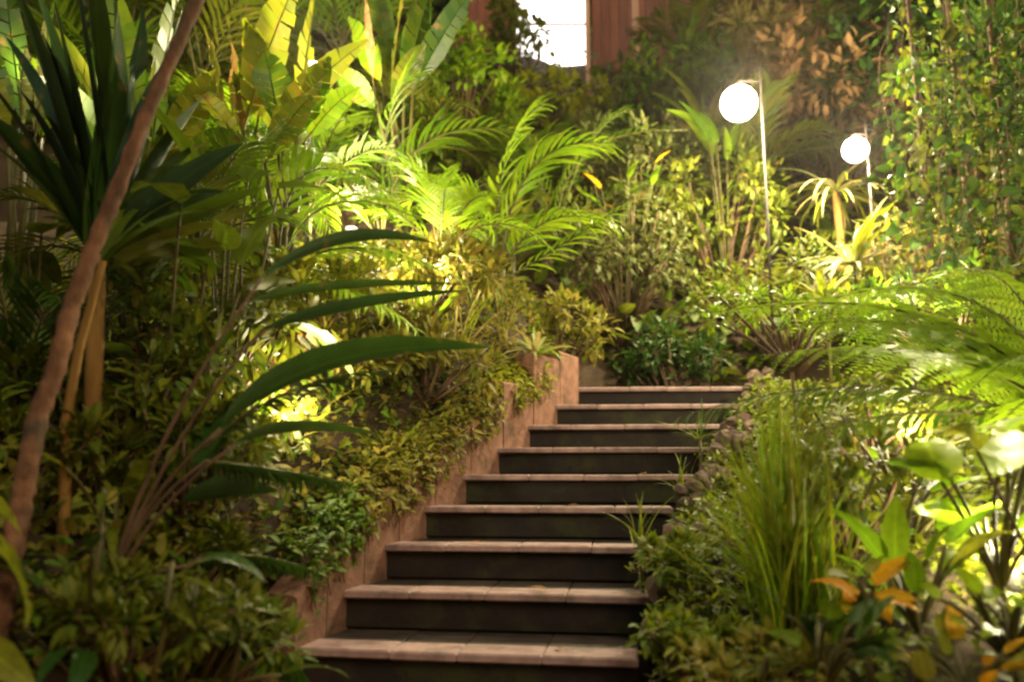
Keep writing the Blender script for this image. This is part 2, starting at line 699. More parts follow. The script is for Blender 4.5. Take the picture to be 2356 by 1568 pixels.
def spotlight(label, p, energy, tilt=0.0, col=(1, .86, .53)):
    gz = min(g(p.x, p.y), p.z - .08)
    t = Thing('garden_light', label, 'light', (p.x, p.y, gz), 'low garden lights among the plants')
    m = MB()
    m.tube([V(p.x, p.y, gz - .08), V(p.x, p.y, p.z - .055)], .011, 8)
    t.part('stake', m, 'metal')
    m = MB()
    m.lathe(p, [(.001, -.06), (.030, -.055), (.036, -.02), (.038, .045), (.034, .045), (.032, -.015), (.001, -.02)], 16)
    t.part('housing', m, 'metal')
    m = MB()
    m.lathe(p, [(.030, .002), (.022, .018), (.001, .024)], 16)
    t.part('lens', m, 'bulb')
    point(t.e, p + V(0, -.02, .16), t.o, energy, .07, col)


spotlight('low garden light glowing behind the dark arching blades', on_left(.36, 3.68, .12), 34)
spotlight('low garden light in the bright green tuft on the bank', on_left(.45, 4.95, .20), 46)
spotlight('garden light behind the yellow heliconia leaves at the top', P(720, 160, 5.4), 140)
spotlight('garden light shining behind the dark strap leaves, upper left', P(50, 250, 4.2), 22)
spotlight('low garden light at the right edge under the lime leaves', P(2340, 1345, 2.62), 34)
spotlight('added light behind the fern fronds on the right to make them glow', P(2090, 700, 4.4), 85)  # made-up lamp, added behind the fern so light comes through its fronds
spotlight('added fill light in the bed brightening the lime fern fronds from below', on(2080, 3.35, .14), 27)  # made-up lamp, added to lift the frond undersides, grass and right bed
spotlight('garden light on the bank under the areca palms', on(800, 5.3, .35), 60)

# ------------------------------------------------------------------ house
hz0 = P(1300, 180, 12.5).z
HX0, HX1, HY = P(1120, 0, 12.5).x, P(1640, 0, 12.5).x, 12.5
hs = Thing('timber_house', 'reddish timber house with a brightly lit window at the top of the garden', 'house', (HX0, HY, hz0))
wx0, wx1 = P(1186, 0, HY).x, P(1348, 0, HY).x
wz0, wz1 = P(1200, 172, HY).z, P(1200, -60, HY).z
x = HX0 - .6
while x < HX1 + 1.6:
    bw = .145
    m = MB()
    if x + bw > wx0 and x < wx1:
        m.box((x + bw / 2, HY, wz1 + .62), (bw - .008, .03, 1.1), 0, .004)
        m2 = MB()
        m2.box((x + bw / 2, HY, (hz0 - .8 + wz0) / 2 - .03), (bw - .008, .03, wz0 - hz0 + .74), 0, .004)
        hs.part('board', m2, 'board', smooth=False)
    else:
        m.box((x + bw / 2, HY, (hz0 - .8 + wz1 + 1.17) / 2), (bw - .008, .03, wz1 + 1.17 - hz0 + .8), 0, .004)
    hs.part('board', m, 'board', smooth=False)
    x += bw
m = MB()
m.box(((HX0 + HX1) / 2 + .5, HY + 1.6, wz1 + 1.25), (HX1 - HX0 + 3.2, 4.6, .10), 0, .02)
hs.part('roof', m, 'roof', smooth=False)
for sx in (HX0 - .55, HX1 + 1.7):
    m = MB()
    m.box((sx, HY + 1.6, (hz0 - .8 + wz1 + 1.15) / 2), (.08, 3.1, wz1 + 1.15 - hz0 + .8), 0, .01)
    hs.part('side_wall', m, 'board', smooth=False)
wf = MB()
for a, b, c, d in ((wx0, wx1, wz0 - .05, wz0), (wx0, wx1, wz1, wz1 + .05)):
    wf.box(((a + b) / 2, HY - .03, (c + d) / 2), (b - a + .1, .07, d - c), 0, .006)
for xx in (wx0, wx1):
    wf.box((xx, HY - .033, (wz0 + wz1) / 2), (.05, .07, wz1 - wz0 + .1), 0, .006)
win = hs.part('window', wf, 'post', smooth=False)
m = MB()
m.box(((wx0 + wx1) / 2, HY - .02, wz0 + .86), (wx1 - wx0 - .05, .03, .04))
hs.part('glazing_bar', m, 'board', win, False)
m = MB()
m.box(((wx0 + wx1) / 2, HY + .03, (wz0 + wz1) / 2), (wx1 - wx0 - .02, .01, wz1 - wz0 - .01))
hs.part('pane', m, 'window_glow', win, False)
for u in (1452, 1345, 1640):
    m = MB()
    px = P(u, 0, 12.0).x
    m.box((px, 11.6, (hz0 - .9 + wz1 + 1.2) / 2), (.085 if u != 1345 else .06, .085, wz1 + 1.2 - hz0 + .9), 0, .012)
    hs.part('veranda_post', m, 'post', smooth=False)


# ------------------------------------------------------------------ plant builders
def grounded(p):
    p = Vector(p)
    p.z = max(p.z, g(p.x, p.y) - .01)
    return p


def root(t, p, r=.012, mat='stem'):
    """stem down to the soil where a plant's foliage starts above it"""
    gz = g(p.x, p.y)
    if p.z - gz > .04:
        m = MB()
        m.tube([V(p.x + U(-.02, .02), p.y, gz - .05), V(p.x + .01, p.y, (gz + p.z) / 2), p + V(0, 0, .01)], [r * 1.2, r, r * .8], 7)
        t.part('root_stem', m, mat)


def ribbon(t, name, a, b, c, wd, mat, roll=0.0, kind='strap', fold=.35, nseg=12, parent=None):
    """one long blade along a quadratic curve a-b-c"""
    m = MB()
    vs, fs = [], []
    for i in range(nseg + 1):
        s = i / nseg
        p = bez(a, b, c, s)
        tg = (bez(a, b, c, min(1, s + .02)) - bez(a, b, c, max(0, s - .02))).normalized()
        sd = tg.cross(V(0, 0, 1))
        if sd.length < .05:
            sd = V(1, 0, 0)
        sd.normalize()
        nn = sd.cross(tg)
        sd, nn = sd * math.cos(roll) + nn * math.sin(roll), nn * math.cos(roll) - sd * math.sin(roll)
        h = max(wd * prof(kind, s) / 2, .0008)
        vs += [p - sd * h + nn * h * fold, p, p + sd * h + nn * h * fold]
    for i in range(nseg):
        q = i * 3
        fs += [(q, q + 1, q + 4, q + 3), (q + 1, q + 2, q + 5, q + 4)]
    m.add(vs, fs)
    o = t.part(name, m, mat, parent)
    blade_map(o.data, len(vs))
    return o


def frond(t, a, b, c, n, ll, mat, lift=.25, sweep=.9, separate=True, W=.085, droop=1.0, rach=.008, shape='lance', stemmat='stem', start=.12):
    """palm frond: arching rachis with leaflets on both sides"""
    m = MB()
    m.tube([bez(a, b, c, i / 8) for i in range(9)], [rach * (1 - .75 * i / 8) for i in range(9)], 5)
    fr = t.part('frond', m, stemmat)
    pos, ds, ups, scs = [], [], [], []
    for i in range(n):
        s = start + (1 - start) * (i + .5) / n
        p = bez(a, b, c, s)
        tg = (bez(a, b, c, min(1, s + .02)) - bez(a, b, c, max(0, s - .02))).normalized()
        sd = tg.cross(V(0, 0, 1)).normalized()
        nn = sd.cross(tg)
        l = ll * (math.sin(math.pi * (.12 + .80 * s)) ** .7) * U(.9, 1.1)
        for sg in (-1, 1):
            d = sd * sg + tg * (sweep + .5 * s + U(-.12, .12)) + nn * (lift + U(-.12, .12))
            pos.append(p)
            ds.append(d.normalized())
            ups.append(nn + sd * sg * U(-.3, .1))
            scs.append(l)
    if separate:
        for p, d, u_, l in zip(pos, ds, ups, scs):
            t.leaf('leaflet', leaf_mesh(shape, W, random.choice((.6, .9, 1.2)) * droop, .35, mat, 6), p, d, u_, l, parent=fr)
    else:
        bl = [blade(shape, W, q * droop, .35, 5) for q in (.6, .9, 1.2)]
        o = link('leaflets', scatter('leaflets', bl, pos, ds, ups, scs, mat, t.o), fr)
        o['kind'] = 'stuff'
    return fr


def palm(label, base_p, fronds, mat='mid', canes=3, n=22, ll=.3, separate=True, name='areca_palm', cat='palm', group=None, **kw):
    t = Thing(name, label, cat, base_p, group)
    crown = sum((Vector(f[0]) for f in fronds), V(0, 0, 0)) / len(fronds)
    for i in range(canes):
        m = MB()
        b0 = base_p + V(U(-.06, .06), U(-.05, .05), -.06)
        e = crown + V(U(-.05, .05), U(-.05, .05), U(-.05, .05))
        m.tube([b0.lerp(e, q / 5) + V(U(-.01, .01), U(-.01, .01), 0) for q in range(6)], [.022 - .002 * q for q in range(6)], 7)
        t.part('cane', m, 'stem')
    for f in fronds:
        frond(t, Vector(f[0]), Vector(f[1]), Vector(f[2]), f[3] if len(f) > 3 else n, f[4] if len(f) > 4 else ll, mat, separate=separate, **kw)
    return t


def random_palm(label, base_p, h, L, nf, mat, az0=0, az1=2 * math.pi, el=(.2, 1.2), separate=False, ll=.32, n=20, **kw):
    fr = []
    top = base_p + V(0, 0, h)
    for i in range(nf):
        az = az0 + (az1 - az0) * (i + U(.1, .9)) / nf
        e = U(*el)
        l = L * U(.8, 1.15)
        d = dirv(az, e)
        c = top + d * l * .55 + V(0, 0, l * .12)
        tip = top + d * l * .92 - V(0, 0, l * U(.15, .45))
        fr.append((top + V(U(-.03, .03), U(-.03, .03), U(-.1, .05)), c, tip))
    return palm(label, base_p, fr, mat, separate=separate, ll=ll * L, n=n, **kw)


def rosette(name, label, cat, base_p, n, L, Wr, mat, el=(.3, 1.4), az=(0, 2 * math.pi), droop=(.3, 1.4), kind='strap', fold=.4, h=0.0, group=None, stem='stem', nseg=8, spread=.02, stemr=.02, mats=None):
    base_p = grounded(base_p)
    t = Thing(name, label, cat, base_p, group)
    root(t, base_p)
    if h:
        m = MB()
        m.tube([base_p - V(0, 0, .06), base_p + V(.02, 0, h * .5), base_p + V(0, 0, h)], [stemr, stemr * .9, stemr * .8], 8)
        t.part('stem', m, stem)
    for i in range(n):
        a = az[0] + (az[1] - az[0]) * ((i * .618) % 1 + U(-.03, .03))
        e = el[0] + (el[1] - el[0]) * U(0, 1)
        dr = random.choice([droop[0] + (droop[1] - droop[0]) * q / 4 for q in range(5)])
        me = leaf_mesh(kind, Wr, dr, fold, random.choice(mats) if mats else mat, nseg)
        d = dirv(a, e)
        t.leaf('leaf', me, base_p + V(U(-spread, spread), U(-spread, spread), h + U(-.04, .02) * (1 if h else .2)), d, V(0, 0, 1), U(*L), U(-.3, .3))
    return t


def shrub(name, label, cat, base_p, size, nclump, per, leafL, mat, kind='ovate', Wr=.5, group=None, droop=.5, lean=V(0, 0, 0), up_bias=.4, stemmat='woody', outward=1.0, low=.25):
    base_p = grounded(base_p)
    t = Thing(name, label, cat, base_p, group)
    root(t, base_p, .010, stemmat)
    rx, ry, rz = size
    pos, ds, ups, scs = [], [], [], []
    m = MB()
    for c in range(nclump):
        d = dirv(U(0, 6.283), math.asin(U(-.6, 1)))
        r = U(.45, 1) ** .6
        cc = base_p + V(d.x * rx * r, d.y * ry * r, rz * (low + (1 - low) * .5 * (1 + d.z * r))) + lean * U(.3, 1)
        cr = U(.16, .30) * (rx + ry + rz) / 3
        mid = base_p.lerp(cc, .5) + V(U(-.05, .05), U(-.05, .05), 0)
        m.tube([base_p - V(0, 0, .05), mid, cc], [.012, .009, .004], 5)
        for k in range(per):
            q = dirv(U(0, 6.283), U(-1.4, 1.5))
            pp = cc + q * cr * U(.3, 1)
            pos.append(pp)
            dd = q * outward + V(U(-.6, .6), U(-.6, .6), U(-.5, .4) + up_bias * .3)
            ds.append(dd)
            ups.append(V(U(-.5, .5), U(-.7, .3), 1))
            scs.append(U(.7, 1.25) * leafL)
    t.part('stems', m, stemmat)
    bl = [blade(kind, Wr, droop * q, .3, 4, .15, i) for i, q in enumerate((.4, 1.0, 1.6))]
    o = link('crown', scatter('crown', bl, pos, ds, ups, scs, mat, t.o), t.e)
    o['kind'] = 'stuff'
    return t


def broadleaf(name, label, cat, base_p, leaves, mat, group=None, Wr=.38, kind='ovate', stalk=.007, mats=None):
    """leaves: (stalk end point, direction, length, roll)"""
    t = Thing(name, label, cat, base_p, group)
    root(t, base_p)
    for i, (e, d, l, roll) in enumerate(leaves):
        m = MB()
        e = Vector(e)
        mid = base_p.lerp(e, .5) + V(U(-.03, .03), U(-.03, .03), .05)
        m.tube([bez(base_p - V(0, 0, .04), mid, e, q / 6) for q in range(7)], [stalk * (1.2 - .5 * q / 6) for q in range(7)], 6)
        stt = t.part('stalk', m, 'stem')
        me = leaf_mesh(kind, Wr, random.choice((.4, .7, 1.0)), .22, mats[i % len(mats)] if mats else mat, 10, .10, i % 3)
        t.leaf('leaf', me, e, d, V(0, 0, 1), l, roll)
    return t


def random_broad(label, base_p, n, h, L, mat, name='broadleaf_plant', cat='plant', group=None, Wr=.38, spread=.25, face=True, el=(-.2, 1.0), mats=None, kind='ovate', stalk=.007):
    base_p = grounded(base_p)
    lv = []
    for i in range(n):
        az = U(0, 6.283)
        hh = U(*h)
        e = base_p + V(math.cos(az) * spread * U(.2, 1), math.sin(az) * spread * U(.2, 1), hh)
        d = dirv(az + U(-.5, .5), U(*el))
        lv.append((e, d, U(*L), U(-.6, .6)))
    return broadleaf(name, label, cat, base_p, lv, mat, group, Wr, kind, stalk, mats)


def cover(name, label, n, pick, L, mat, kind='ovate', Wr=.5, hgt=(0, .1), cat='ground cover'):
    pos, ds, ups, scs = [], [], [], []
    while len(pos) < n:
        x, y = pick()
        k = x - stair_x(y)
        if y < 6.3 and left_x(y) - .16 < x < right_x(y) + .05:
            continue
        pos.append((x, y, g(x, y) + U(*hgt)))
        ds.append(dirv(U(0, 6.283), U(-.3, 1.2)))
        ups.append((U(-.5, .5), U(-.8, .3), 1))
        scs.append(U(*L))
    bl = [blade(kind, Wr, q, .3, 4, .15, i) for i, q in enumerate((.3, .7, 1.1))]
    o = link(name, scatter(name, bl, pos, ds, ups, scs, mat, (0, 0, 0)))
    tag(o, label, cat, kind='stuff')


# ------------------------------------------------------------------ the uncounted ground cover
def pick_hill():
    y = 6.6 + 17 * random.random() ** 1.3
    return U(-.78, .78) * y + U(-1, 1), y


def pick_left():
    y = U(2.2, 6.4)
    return left_x(y) - .16 - U(0, 1) ** 1.4 * 2.4, y


def pick_right():
    y = U(1.7, 6.4)
    return right_x(y) + .05 + U(0, 1) ** 1.3 * 2.4, y


cover('hillside_cover', 'dense leafy growth covering the dark hillside behind the steps', 16000, pick_hill, (.10, .26), 'cover', hgt=(0, .45))
cover('bank_cover', 'golden brown creeping ground cover on the bank above the terracotta wall', 11000, pick_left, (.035, .075), 'golden', hgt=(0, .24))
cover('bank_greens', 'small green leaves mixed into the ground cover left of the steps', 5000, pick_left, (.04, .09), 'mid', 'lance', .35, hgt=(.02, .22))
cover('bed_cover', 'low creeping leaves covering the bed right of the steps', 16000, pick_right, (.03, .07), 'bed', hgt=(0, .17))

# ------------------------------------------------------------------ left foreground: leaning tree and companions
D = 2.36
tp = [(560, -230), (455, 0), (350, 230), (272, 430), (212, 575), (166, 700), (128, 850), (86, 960), (58, 1100), (40, 1210), (12, 1340), (-20, 1500), (-60, 1700)]
tr = Thing('leaning_tree', 'slender leaning tree trunk with reddish bark at the left edge', 'tree', P(-60, 1700, D))
m = MB()
pts = [P(u, v, D + .0003 * (800 - v)) for u, v in tp]
fine = []
for a, b in zip(pts, pts[1:]):
    for q in range(8):
        fine.append(a.lerp(b, q / 8) + V(U(-.0015, .0015), U(-.0015, .0015), 0))
fine.append(pts[-1])
nf = len(fine)
m.tube(fine, [(.021 + .011 * i / nf) * (1 + (.12 if i % 3 == 0 else -.03) + U(-.05, .05)) for i in range(nf)], 12)
tr.part('trunk', m, 'bark')
top = pts[0]
for i in range(9):
    az = i * .7
    d = dirv(az, U(.1, .9))
    frond(tr, top, top + d * .5 + V(0, 0, .25), top + d * 1.0 + V(0, 0, U(.0, .2)), 16, .34, 'dark', separate=False)
t = Thing('slender_trunk', 'thin ochre trunk rising just right of the leaning trunk', 'tree', P(130, 1420, 2.62))
m = MB()
q = [P(u, v, 2.62) for u, v in ((130, 1420), (150, 1150), (150, 980), (182, 800), (215, 680), (238, 600))]
m.tube([bez(q[i], q[i].lerp(q[i + 1], .5), q[i + 1], s) for i in range(5) for s in (0, .5)] + [q[-1]], [.021 - .001 * i for i in range(11)], 9)
t.part('trunk', m, 'bark_ochre')
for i in range(8):
    t.leaf('leaf', leaf_mesh('strap', .07, .8, .4, 'olive', 8), q[-1], dirv(U(-.6, 2.2), U(.2, 1.2)), V(0, 0, 1), U(.35, .6))

# dark strap-leaf fan behind the trunk
c0 = P(225, 590, 2.82)
fan = Thing('dracaena', 'dark blue-green strap-leaved plant fanning out behind the leaning trunk', 'plant', P(215, 1300, 2.8))
m = MB()
m.tube([P(215, 1300, 2.8), P(215, 900, 2.78), c0], [.035, .03, .028], 9)
fan.part('stem', m, 'bark_ochre')
for i, (u, v, wd, mt) in enumerate(((20, -60, .10, 'dark'), (90, 60, .11, 'bluegreen'), (170, -80, .12, 'bluegreen'), (260, -120, .12, 'dark'), (330, 10, .11, 'bluegreen'), (-60, 150, .10, 'dark'), (-40, 320, .09, 'dark'), (400, 120, .10, 'bluegreen'),
                                     (470, 220, .09, 'dark'), (560, 330, .085, 'bluegreen'), (610, 430, .08, 'mid'), (540, 510, .075, 'olive'), (120, -20, .10, 'dark'), (215, 30, .11, 'dark'), (40, 200, .10, 'bluegreen'), (440, 380, .10, 'dark'), (600, 560, .07, 'olive'),
                                     (300, 180, .12, 'dark'), (60, -90, .13, 'dark'), (210, -100, .13, 'dark'), (150, 100, .13, 'dark'), (10, 80, .12, 'bluegreen'), (250, 120, .12, 'dark'), (360, 260, .12, 'dark'), (-40, 250, .11, 'dark'), (520, 440, .10, 'dark'), (470, 330, .10, 'dark'), (100, 260, .12, 'dark'), (30, 430, .08, 'olive'), (420, 20, .08, 'dark'))):
    e = P(u, v, 2.85 + U(.0, .35))
    mid = c0.lerp(e, .5) + V(0, U(-.02, .1), U(.02, .12))
    ribbon(fan, 'leaf', c0 + V(U(-.04, .04), U(.0, .06), U(-.08, .03)), mid, e, wd * 1.2, mt, U(-.5, .5) + (.7 if u > 260 else -.7), nseg=12)

# dark arching blades in front of the bank
bl0 = P(500, 1120, 2.45)
ab = Thing('arching_palm', 'dark palm with long arching blades reaching over the bank from the left', 'palm', on(300, 2.5))
for (a, b, c, wd, rl) in (((505, 985), (720, 770), (1130, 800), .080, .9), ((470, 1030), (640, 860), (900, 850), .060, 1.0), ((600, 760), (800, 690), (1075, 668), .036, .9), ((560, 700), (740, 640), (1080, 655), .026, .9),
                          ((540, 1020), (660, 960), (880, 1000), .036, .9), ((470, 1060), (600, 1070), (800, 1110), .055, .9), ((430, 1300), (560, 1250), (720, 1310), .05, .9), ((470, 1090), (520, 960), (560, 900), .09, .5), ((420, 1150), (520, 1120), (640, 1130), .07, .9),
                          ((600, 640), (800, 500), (1000, 560), .04, .9), ((480, 1480), (600, 1440), (700, 1560), .06, .8)):
    q = [P(*a, 2.45), P(*b, 2.7), P(*c, 2.95)]
    if wd in (.060, .055, .05):
        frond(ab, q[0], q[1], q[2], 26, wd * 2.6, 'dark', lift=-.45, sweep=1.7, W=.17, droop=.8, rach=.006, start=.03)
    else:
        ribbon(ab, 'blade', q[0], q[1], q[2], wd * 1.4, 'dark', rl, nseg=14, kind='lance', fold=.5)
for a in ((505, 985), (600, 760), (540, 1020), (470, 1060), (430, 1300), (600, 640), (480, 1480)):
    m = MB()
    e = P(*a, 2.45)
    m.tube([bez(ab.o - V(.05, 0, .05), ab.o.lerp(e, .5) + V(-.12, 0, .05), e + V(.003, 0, 0), q / 6) for q in range(7)], [.009 - .0007 * q for q in range(7)], 6)
    ab.part('stalk', m, 'woody')

# broad dim leaves filling left middle
for i, (lab, u, d, n, h, L, mt, Wr) in enumerate((
        ('dim broad-leaved plant between the leaning trunk and the arching blades', 400, 3.0, 14, (.3, 1.15), (.25, .42), 'olive', .36),
        ('tall broad-leaved plant with olive leaves just right of the dark fan', 520, 3.3, 14, (.5, 1.35), (.28, .45), 'mid', .36),
        ('dim broad-leaved plant at the far left behind the leaning trunk', 60, 3.2, 12, (.2, 1.2), (.25, .4), 'olive', .4),
        ('low leafy plant with yellow-tinged leaves under the leaning trunk', 300, 2.7, 10, (.1, .6), (.16, .28), 'olive', .36),
        ('dark leafy plant in the shaded lower left corner', 260, 2.3, 14, (.0, .36), (.12, .22), 'dark', .34),
        ('shaded leafy plant below the arching blades, left of the wall', 480, 2.5, 14, (.02, .4), (.12, .22), 'olive', .30),
        ('low dark plant beside the lowest wall block', 590, 2.45, 12, (.0, .25), (.10, .18), 'dark', .34))):
    random_broad(lab, on(u, d), n, h, L, mt, Wr=Wr, spread=.32)
# big yellow-olive leaf at the left edge
t = broadleaf('large_leaf_plant', 'plant with two large yellow-olive leaves at the lower left edge', 'plant', P(-60, 1640, 2.05),
              [(P(-30, 1240, 2.05), P(170, 1430, 1.95) - P(-30, 1240, 2.05), .30, -.9), (P(-50, 1130, 2.1), P(110, 1240, 2.05) - P(-50, 1130, 2.1), .20, -.9), (P(-50, 1480, 2.1), P(60, 1560, 2.05) - P(-50, 1480, 2.1), .2, .8)], 'yellow', Wr=.42)
# thin olive canes, bottom left
cn = Thing('cane_clump', 'clump of thin upright olive canes in the lower left', 'plant', on(380, 2.25))
for (u0, u1, v1, d) in ((175, 240, 1120, 2.3), (340, 395, 1290, 2.2), (400, 455, 1310, 2.25), (215, 235, 1150, 2.4), (300, 250, 1200, 2.45), (520, 560, 1350, 2.4)):
    m = MB()
    b0 = P(u0, 1620, d)
    e = P(u1, v1, d)
    m.tube([b0, b0.lerp(e, .5) + V(.012, 0, 0), e], [.010, .0085, .006], 7)
    c_ = cn.part('cane', m, 'stem')
    for k in range(4):
        cn.leaf('leaf', leaf_mesh('lance', .16, .7, .3, 'olive', 6), b0.lerp(e, U(.5, 1)), dirv(U(0, 6.28), U(-.2, .8)), V(0, 0, 1), U(.1, .2), parent=c_)

# heliconia at the top left
def torn(t, name, a, b, c, wd, mat, roll=0.0, nst=11):
    """banana-like blade torn into strips on both sides of its midrib"""
    m = MB()
    for sg in (-1, 1):
        for i in range(nst):
            s0, s1 = .06 + .93 * i / nst, .06 + .93 * (i + U(.86, 1.02)) / nst
            dz = U(-.28, .12)
            vs = []
            for s in (s0, s1):
                p = bez(a, b, c, s)
                tg = (bez(a, b, c, min(1, s + .02)) - bez(a, b, c, max(0, s - .02))).normalized()
                sd = tg.cross(V(0, 0, 1))
                sd = sd.normalized() if sd.length > .05 else V(1, 0, 0)
                nn = sd.cross(tg)
                sd, nn = sd * math.cos(roll) + nn * math.sin(roll), nn * math.cos(roll) - sd * math.sin(roll)
                for q in (0, .5, 1):
                    h = wd * .5 * max(.02, prof('paddle', min(.985, s + .05)))
                    vs.append(p + sd * sg * h * q + tg * h * q * .35 + nn * (h * (.25 * q + dz * q * q)))
            m.add(vs, [(0, 1, 4, 3), (1, 2, 5, 4)])
    m.tube([bez(a, b, c, q / 6) for q in range(7)], [wd * .03 * (1.1 - q / 6) + .001 for q in range(7)], 5)
    return t.part(name, m, mat)


def heliconia(label, base_p, leaves, mat, group=None):
    t = Thing('heliconia', label, 'plant', base_p, group)
    for (a, b, wd, roll, mt) in leaves:
        m = MB()
        a, b = Vector(a), Vector(b)
        m.tube([base_p - V(0, 0, .05), base_p.lerp(a, .55) + V(U(-.04, .04), 0, 0), a], [.02, .016, .009], 7)
        t.part('stalk', m, 'stem')
        mid = a.lerp(b, .5) + V(0, -.05, .06)
        torn(t, 'leaf', a, mid, b, wd, mt, roll)
    return t


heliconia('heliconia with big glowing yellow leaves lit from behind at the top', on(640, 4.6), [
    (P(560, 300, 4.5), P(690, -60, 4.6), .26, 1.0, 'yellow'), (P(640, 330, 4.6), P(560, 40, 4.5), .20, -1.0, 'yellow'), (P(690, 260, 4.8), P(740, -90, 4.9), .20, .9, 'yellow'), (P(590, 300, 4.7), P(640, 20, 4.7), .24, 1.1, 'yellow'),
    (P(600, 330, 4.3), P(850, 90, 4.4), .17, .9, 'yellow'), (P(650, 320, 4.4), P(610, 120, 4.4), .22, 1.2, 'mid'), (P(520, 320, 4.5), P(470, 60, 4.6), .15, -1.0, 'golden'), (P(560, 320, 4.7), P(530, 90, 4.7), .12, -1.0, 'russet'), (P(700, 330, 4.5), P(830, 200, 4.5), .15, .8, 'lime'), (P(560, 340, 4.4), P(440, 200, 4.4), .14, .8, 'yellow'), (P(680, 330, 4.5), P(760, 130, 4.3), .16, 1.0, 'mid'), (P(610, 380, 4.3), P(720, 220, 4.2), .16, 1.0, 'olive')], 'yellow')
heliconia('heliconia with olive upright leaves behind the dark fan', on(330, 4.4), [
    (P(330, 360, 4.4), P(250, -60, 4.5), .2, 1.0, 'mid'), (P(350, 340, 4.4), P(420, -60, 4.5), .2, 1.0, 'mid'), (P(300, 380, 4.4), P(120, 60, 4.6), .2, -1.0, 'olive'), (P(380, 400, 4.4), P(500, 160, 4.4), .2, .9, 'yellow'), (P(300, 380, 4.4), P(20, 120, 4.4), .2, -1.0, 'mid'), (P(340, 420, 4.3), P(360, 120, 4.3), .2, 1.0, 'olive'), (P(400, 450, 4.2), P(540, 300, 4.1), .2, 1.0, 'mid')], 'mid')
heliconia('pale lit leaves behind the dark fan at the left edge', on(20, 3.9), [
    (P(50, 310, 3.9), P(60, 110, 3.7), .17, 1.2, 'pale'), (P(80, 320, 3.8), P(110, 210, 3.7), .14, 1.2, 'pale'), (P(30, 300, 3.9), P(-60, 60, 3.9), .14, 1.0, 'mid'), (P(90, 330, 3.8), P(150, 200, 3.8), .10, 1.0, 'lime'), (P(80, 360, 3.9), P(110, 20, 3.8), .05, .8, 'pale'), (P(20, 340, 3.7), P(-10, 180, 3.7), .10, .8, 'yellow'), (P(60, 320, 4.1), P(10, -60, 4.1), .14, .9, 'dark'), (P(100, 320, 4.1), P(130, -20, 4.1), .14, .9, 'mid')], 'pale')
heliconia('tall green heliconia standing between the yellow leaves and the glossy shrub', on(930, 6.2), [
    (P(900, 180, 6.2), P(860, -60, 6.2), .20, 1.0, 'mid'), (P(930, 200, 6.2), P(1000, -50, 6.3), .26, 1.1, 'mid'), (P(900, 200, 6.2), P(930, -20, 6.1), .12, -1.0, 'golden'), (P(950, 210, 6.2), P(1100, -40, 6.3), .24, .9, 'dark'), (P(880, 200, 6.2), P(800, 40, 6.2), .2, -1.0, 'lime'), (P(860, 200, 6.0), P(835, -40, 6.0), .07, -1.0, 'dry'), (P(900, 260, 6.0), P(980, 100, 6.0), .2, 1.0, 'olive'), (P(870, 260, 6.0), P(760, 160, 6.0), .2, -1.0, 'mid')], 'mid')

# palms on the left bank
palm('areca palm with bright fronds spilling over the middle of the bank', on(640, 4.4), [
    (P(640, 620, 4.3), P(640, 270, 4.3), P(910, 450, 4.0), 15, .34), (P(640, 640, 4.3), P(780, 500, 4.2), P(1050, 640, 3.9), 22, .26),
    (P(630, 640, 4.3), P(560, 330, 4.2), P(520, 420, 3.9), 18, .28), (P(640, 640, 4.3), P(700, 380, 4.4), P(960, 500, 4.4), 20, .28), (P(620, 660, 4.2), P(520, 520, 4.0), P(430, 620, 3.9), 16, .26), (P(650, 650, 4.3), P(760, 620, 4.1), P(960, 760, 3.9), 18, .24)], 'lime', n=16, lift=.1, W=.13)
palm('areca palm with long pale horizontal leaflets beside the bank top', on(1130, 5.6), [
    (P(1150, 620, 5.5), P(1180, 300, 5.5), P(1400, 330, 5.2), 16, .42), (P(1150, 640, 5.5), P(1230, 440, 5.3), P(1420, 520, 5.1), 18, .36), (P(1150, 640, 5.5), P(1090, 380, 5.4), P(960, 420, 5.2), 18, .34), (P(1140, 640, 5.5), P(1130, 300, 5.6), P(1250, 240, 5.6), 16, .36), (P(1150, 650, 5.5), P(1300, 560, 5.3), P(1440, 470, 5.2), 14, .26)], 'lime', lift=.05, W=.11)
palm('dim palm arching above the bank in front of the glossy shrub', on(870, 5.6), [
    (P(880, 560, 5.5), P(900, 260, 5.5), P(1180, 300, 5.2), 20, .36), (P(880, 560, 5.5), P(820, 240, 5.5), P(620, 270, 5.3), 18, .36), (P(880, 560, 5.5), P(870, 150, 5.6), P(980, 170, 5.6), 18, .36), (P(880, 560, 5.5), P(1000, 420, 5.4), P(1120, 560, 5.2), 18, .3), (P(880, 560, 5.5), P(760, 380, 5.4), P(700, 520, 5.1), 18, .3)], 'mid')
palm('dark palm with thin fronds curving below the house', on(1280, 7.2), [
    (P(1280, 560, 7.2), P(1270, 280, 7.2), P(1580, 300, 6.9), 22, .28), (P(1280, 560, 7.2), P(1200, 300, 7.2), P(1050, 330, 7.0), 20, .28), (P(1280, 560, 7.2), P(1330, 290, 7.3), P(1450, 250, 7.3), 20, .28), (P(1280, 560, 7.2), P(1400, 400, 7.1), P(1560, 430, 7.0), 18, .26), (P(1280, 560, 7.2), P(1230, 340, 7.0), P(1180, 260, 7.0), 18, .26)], 'mid')

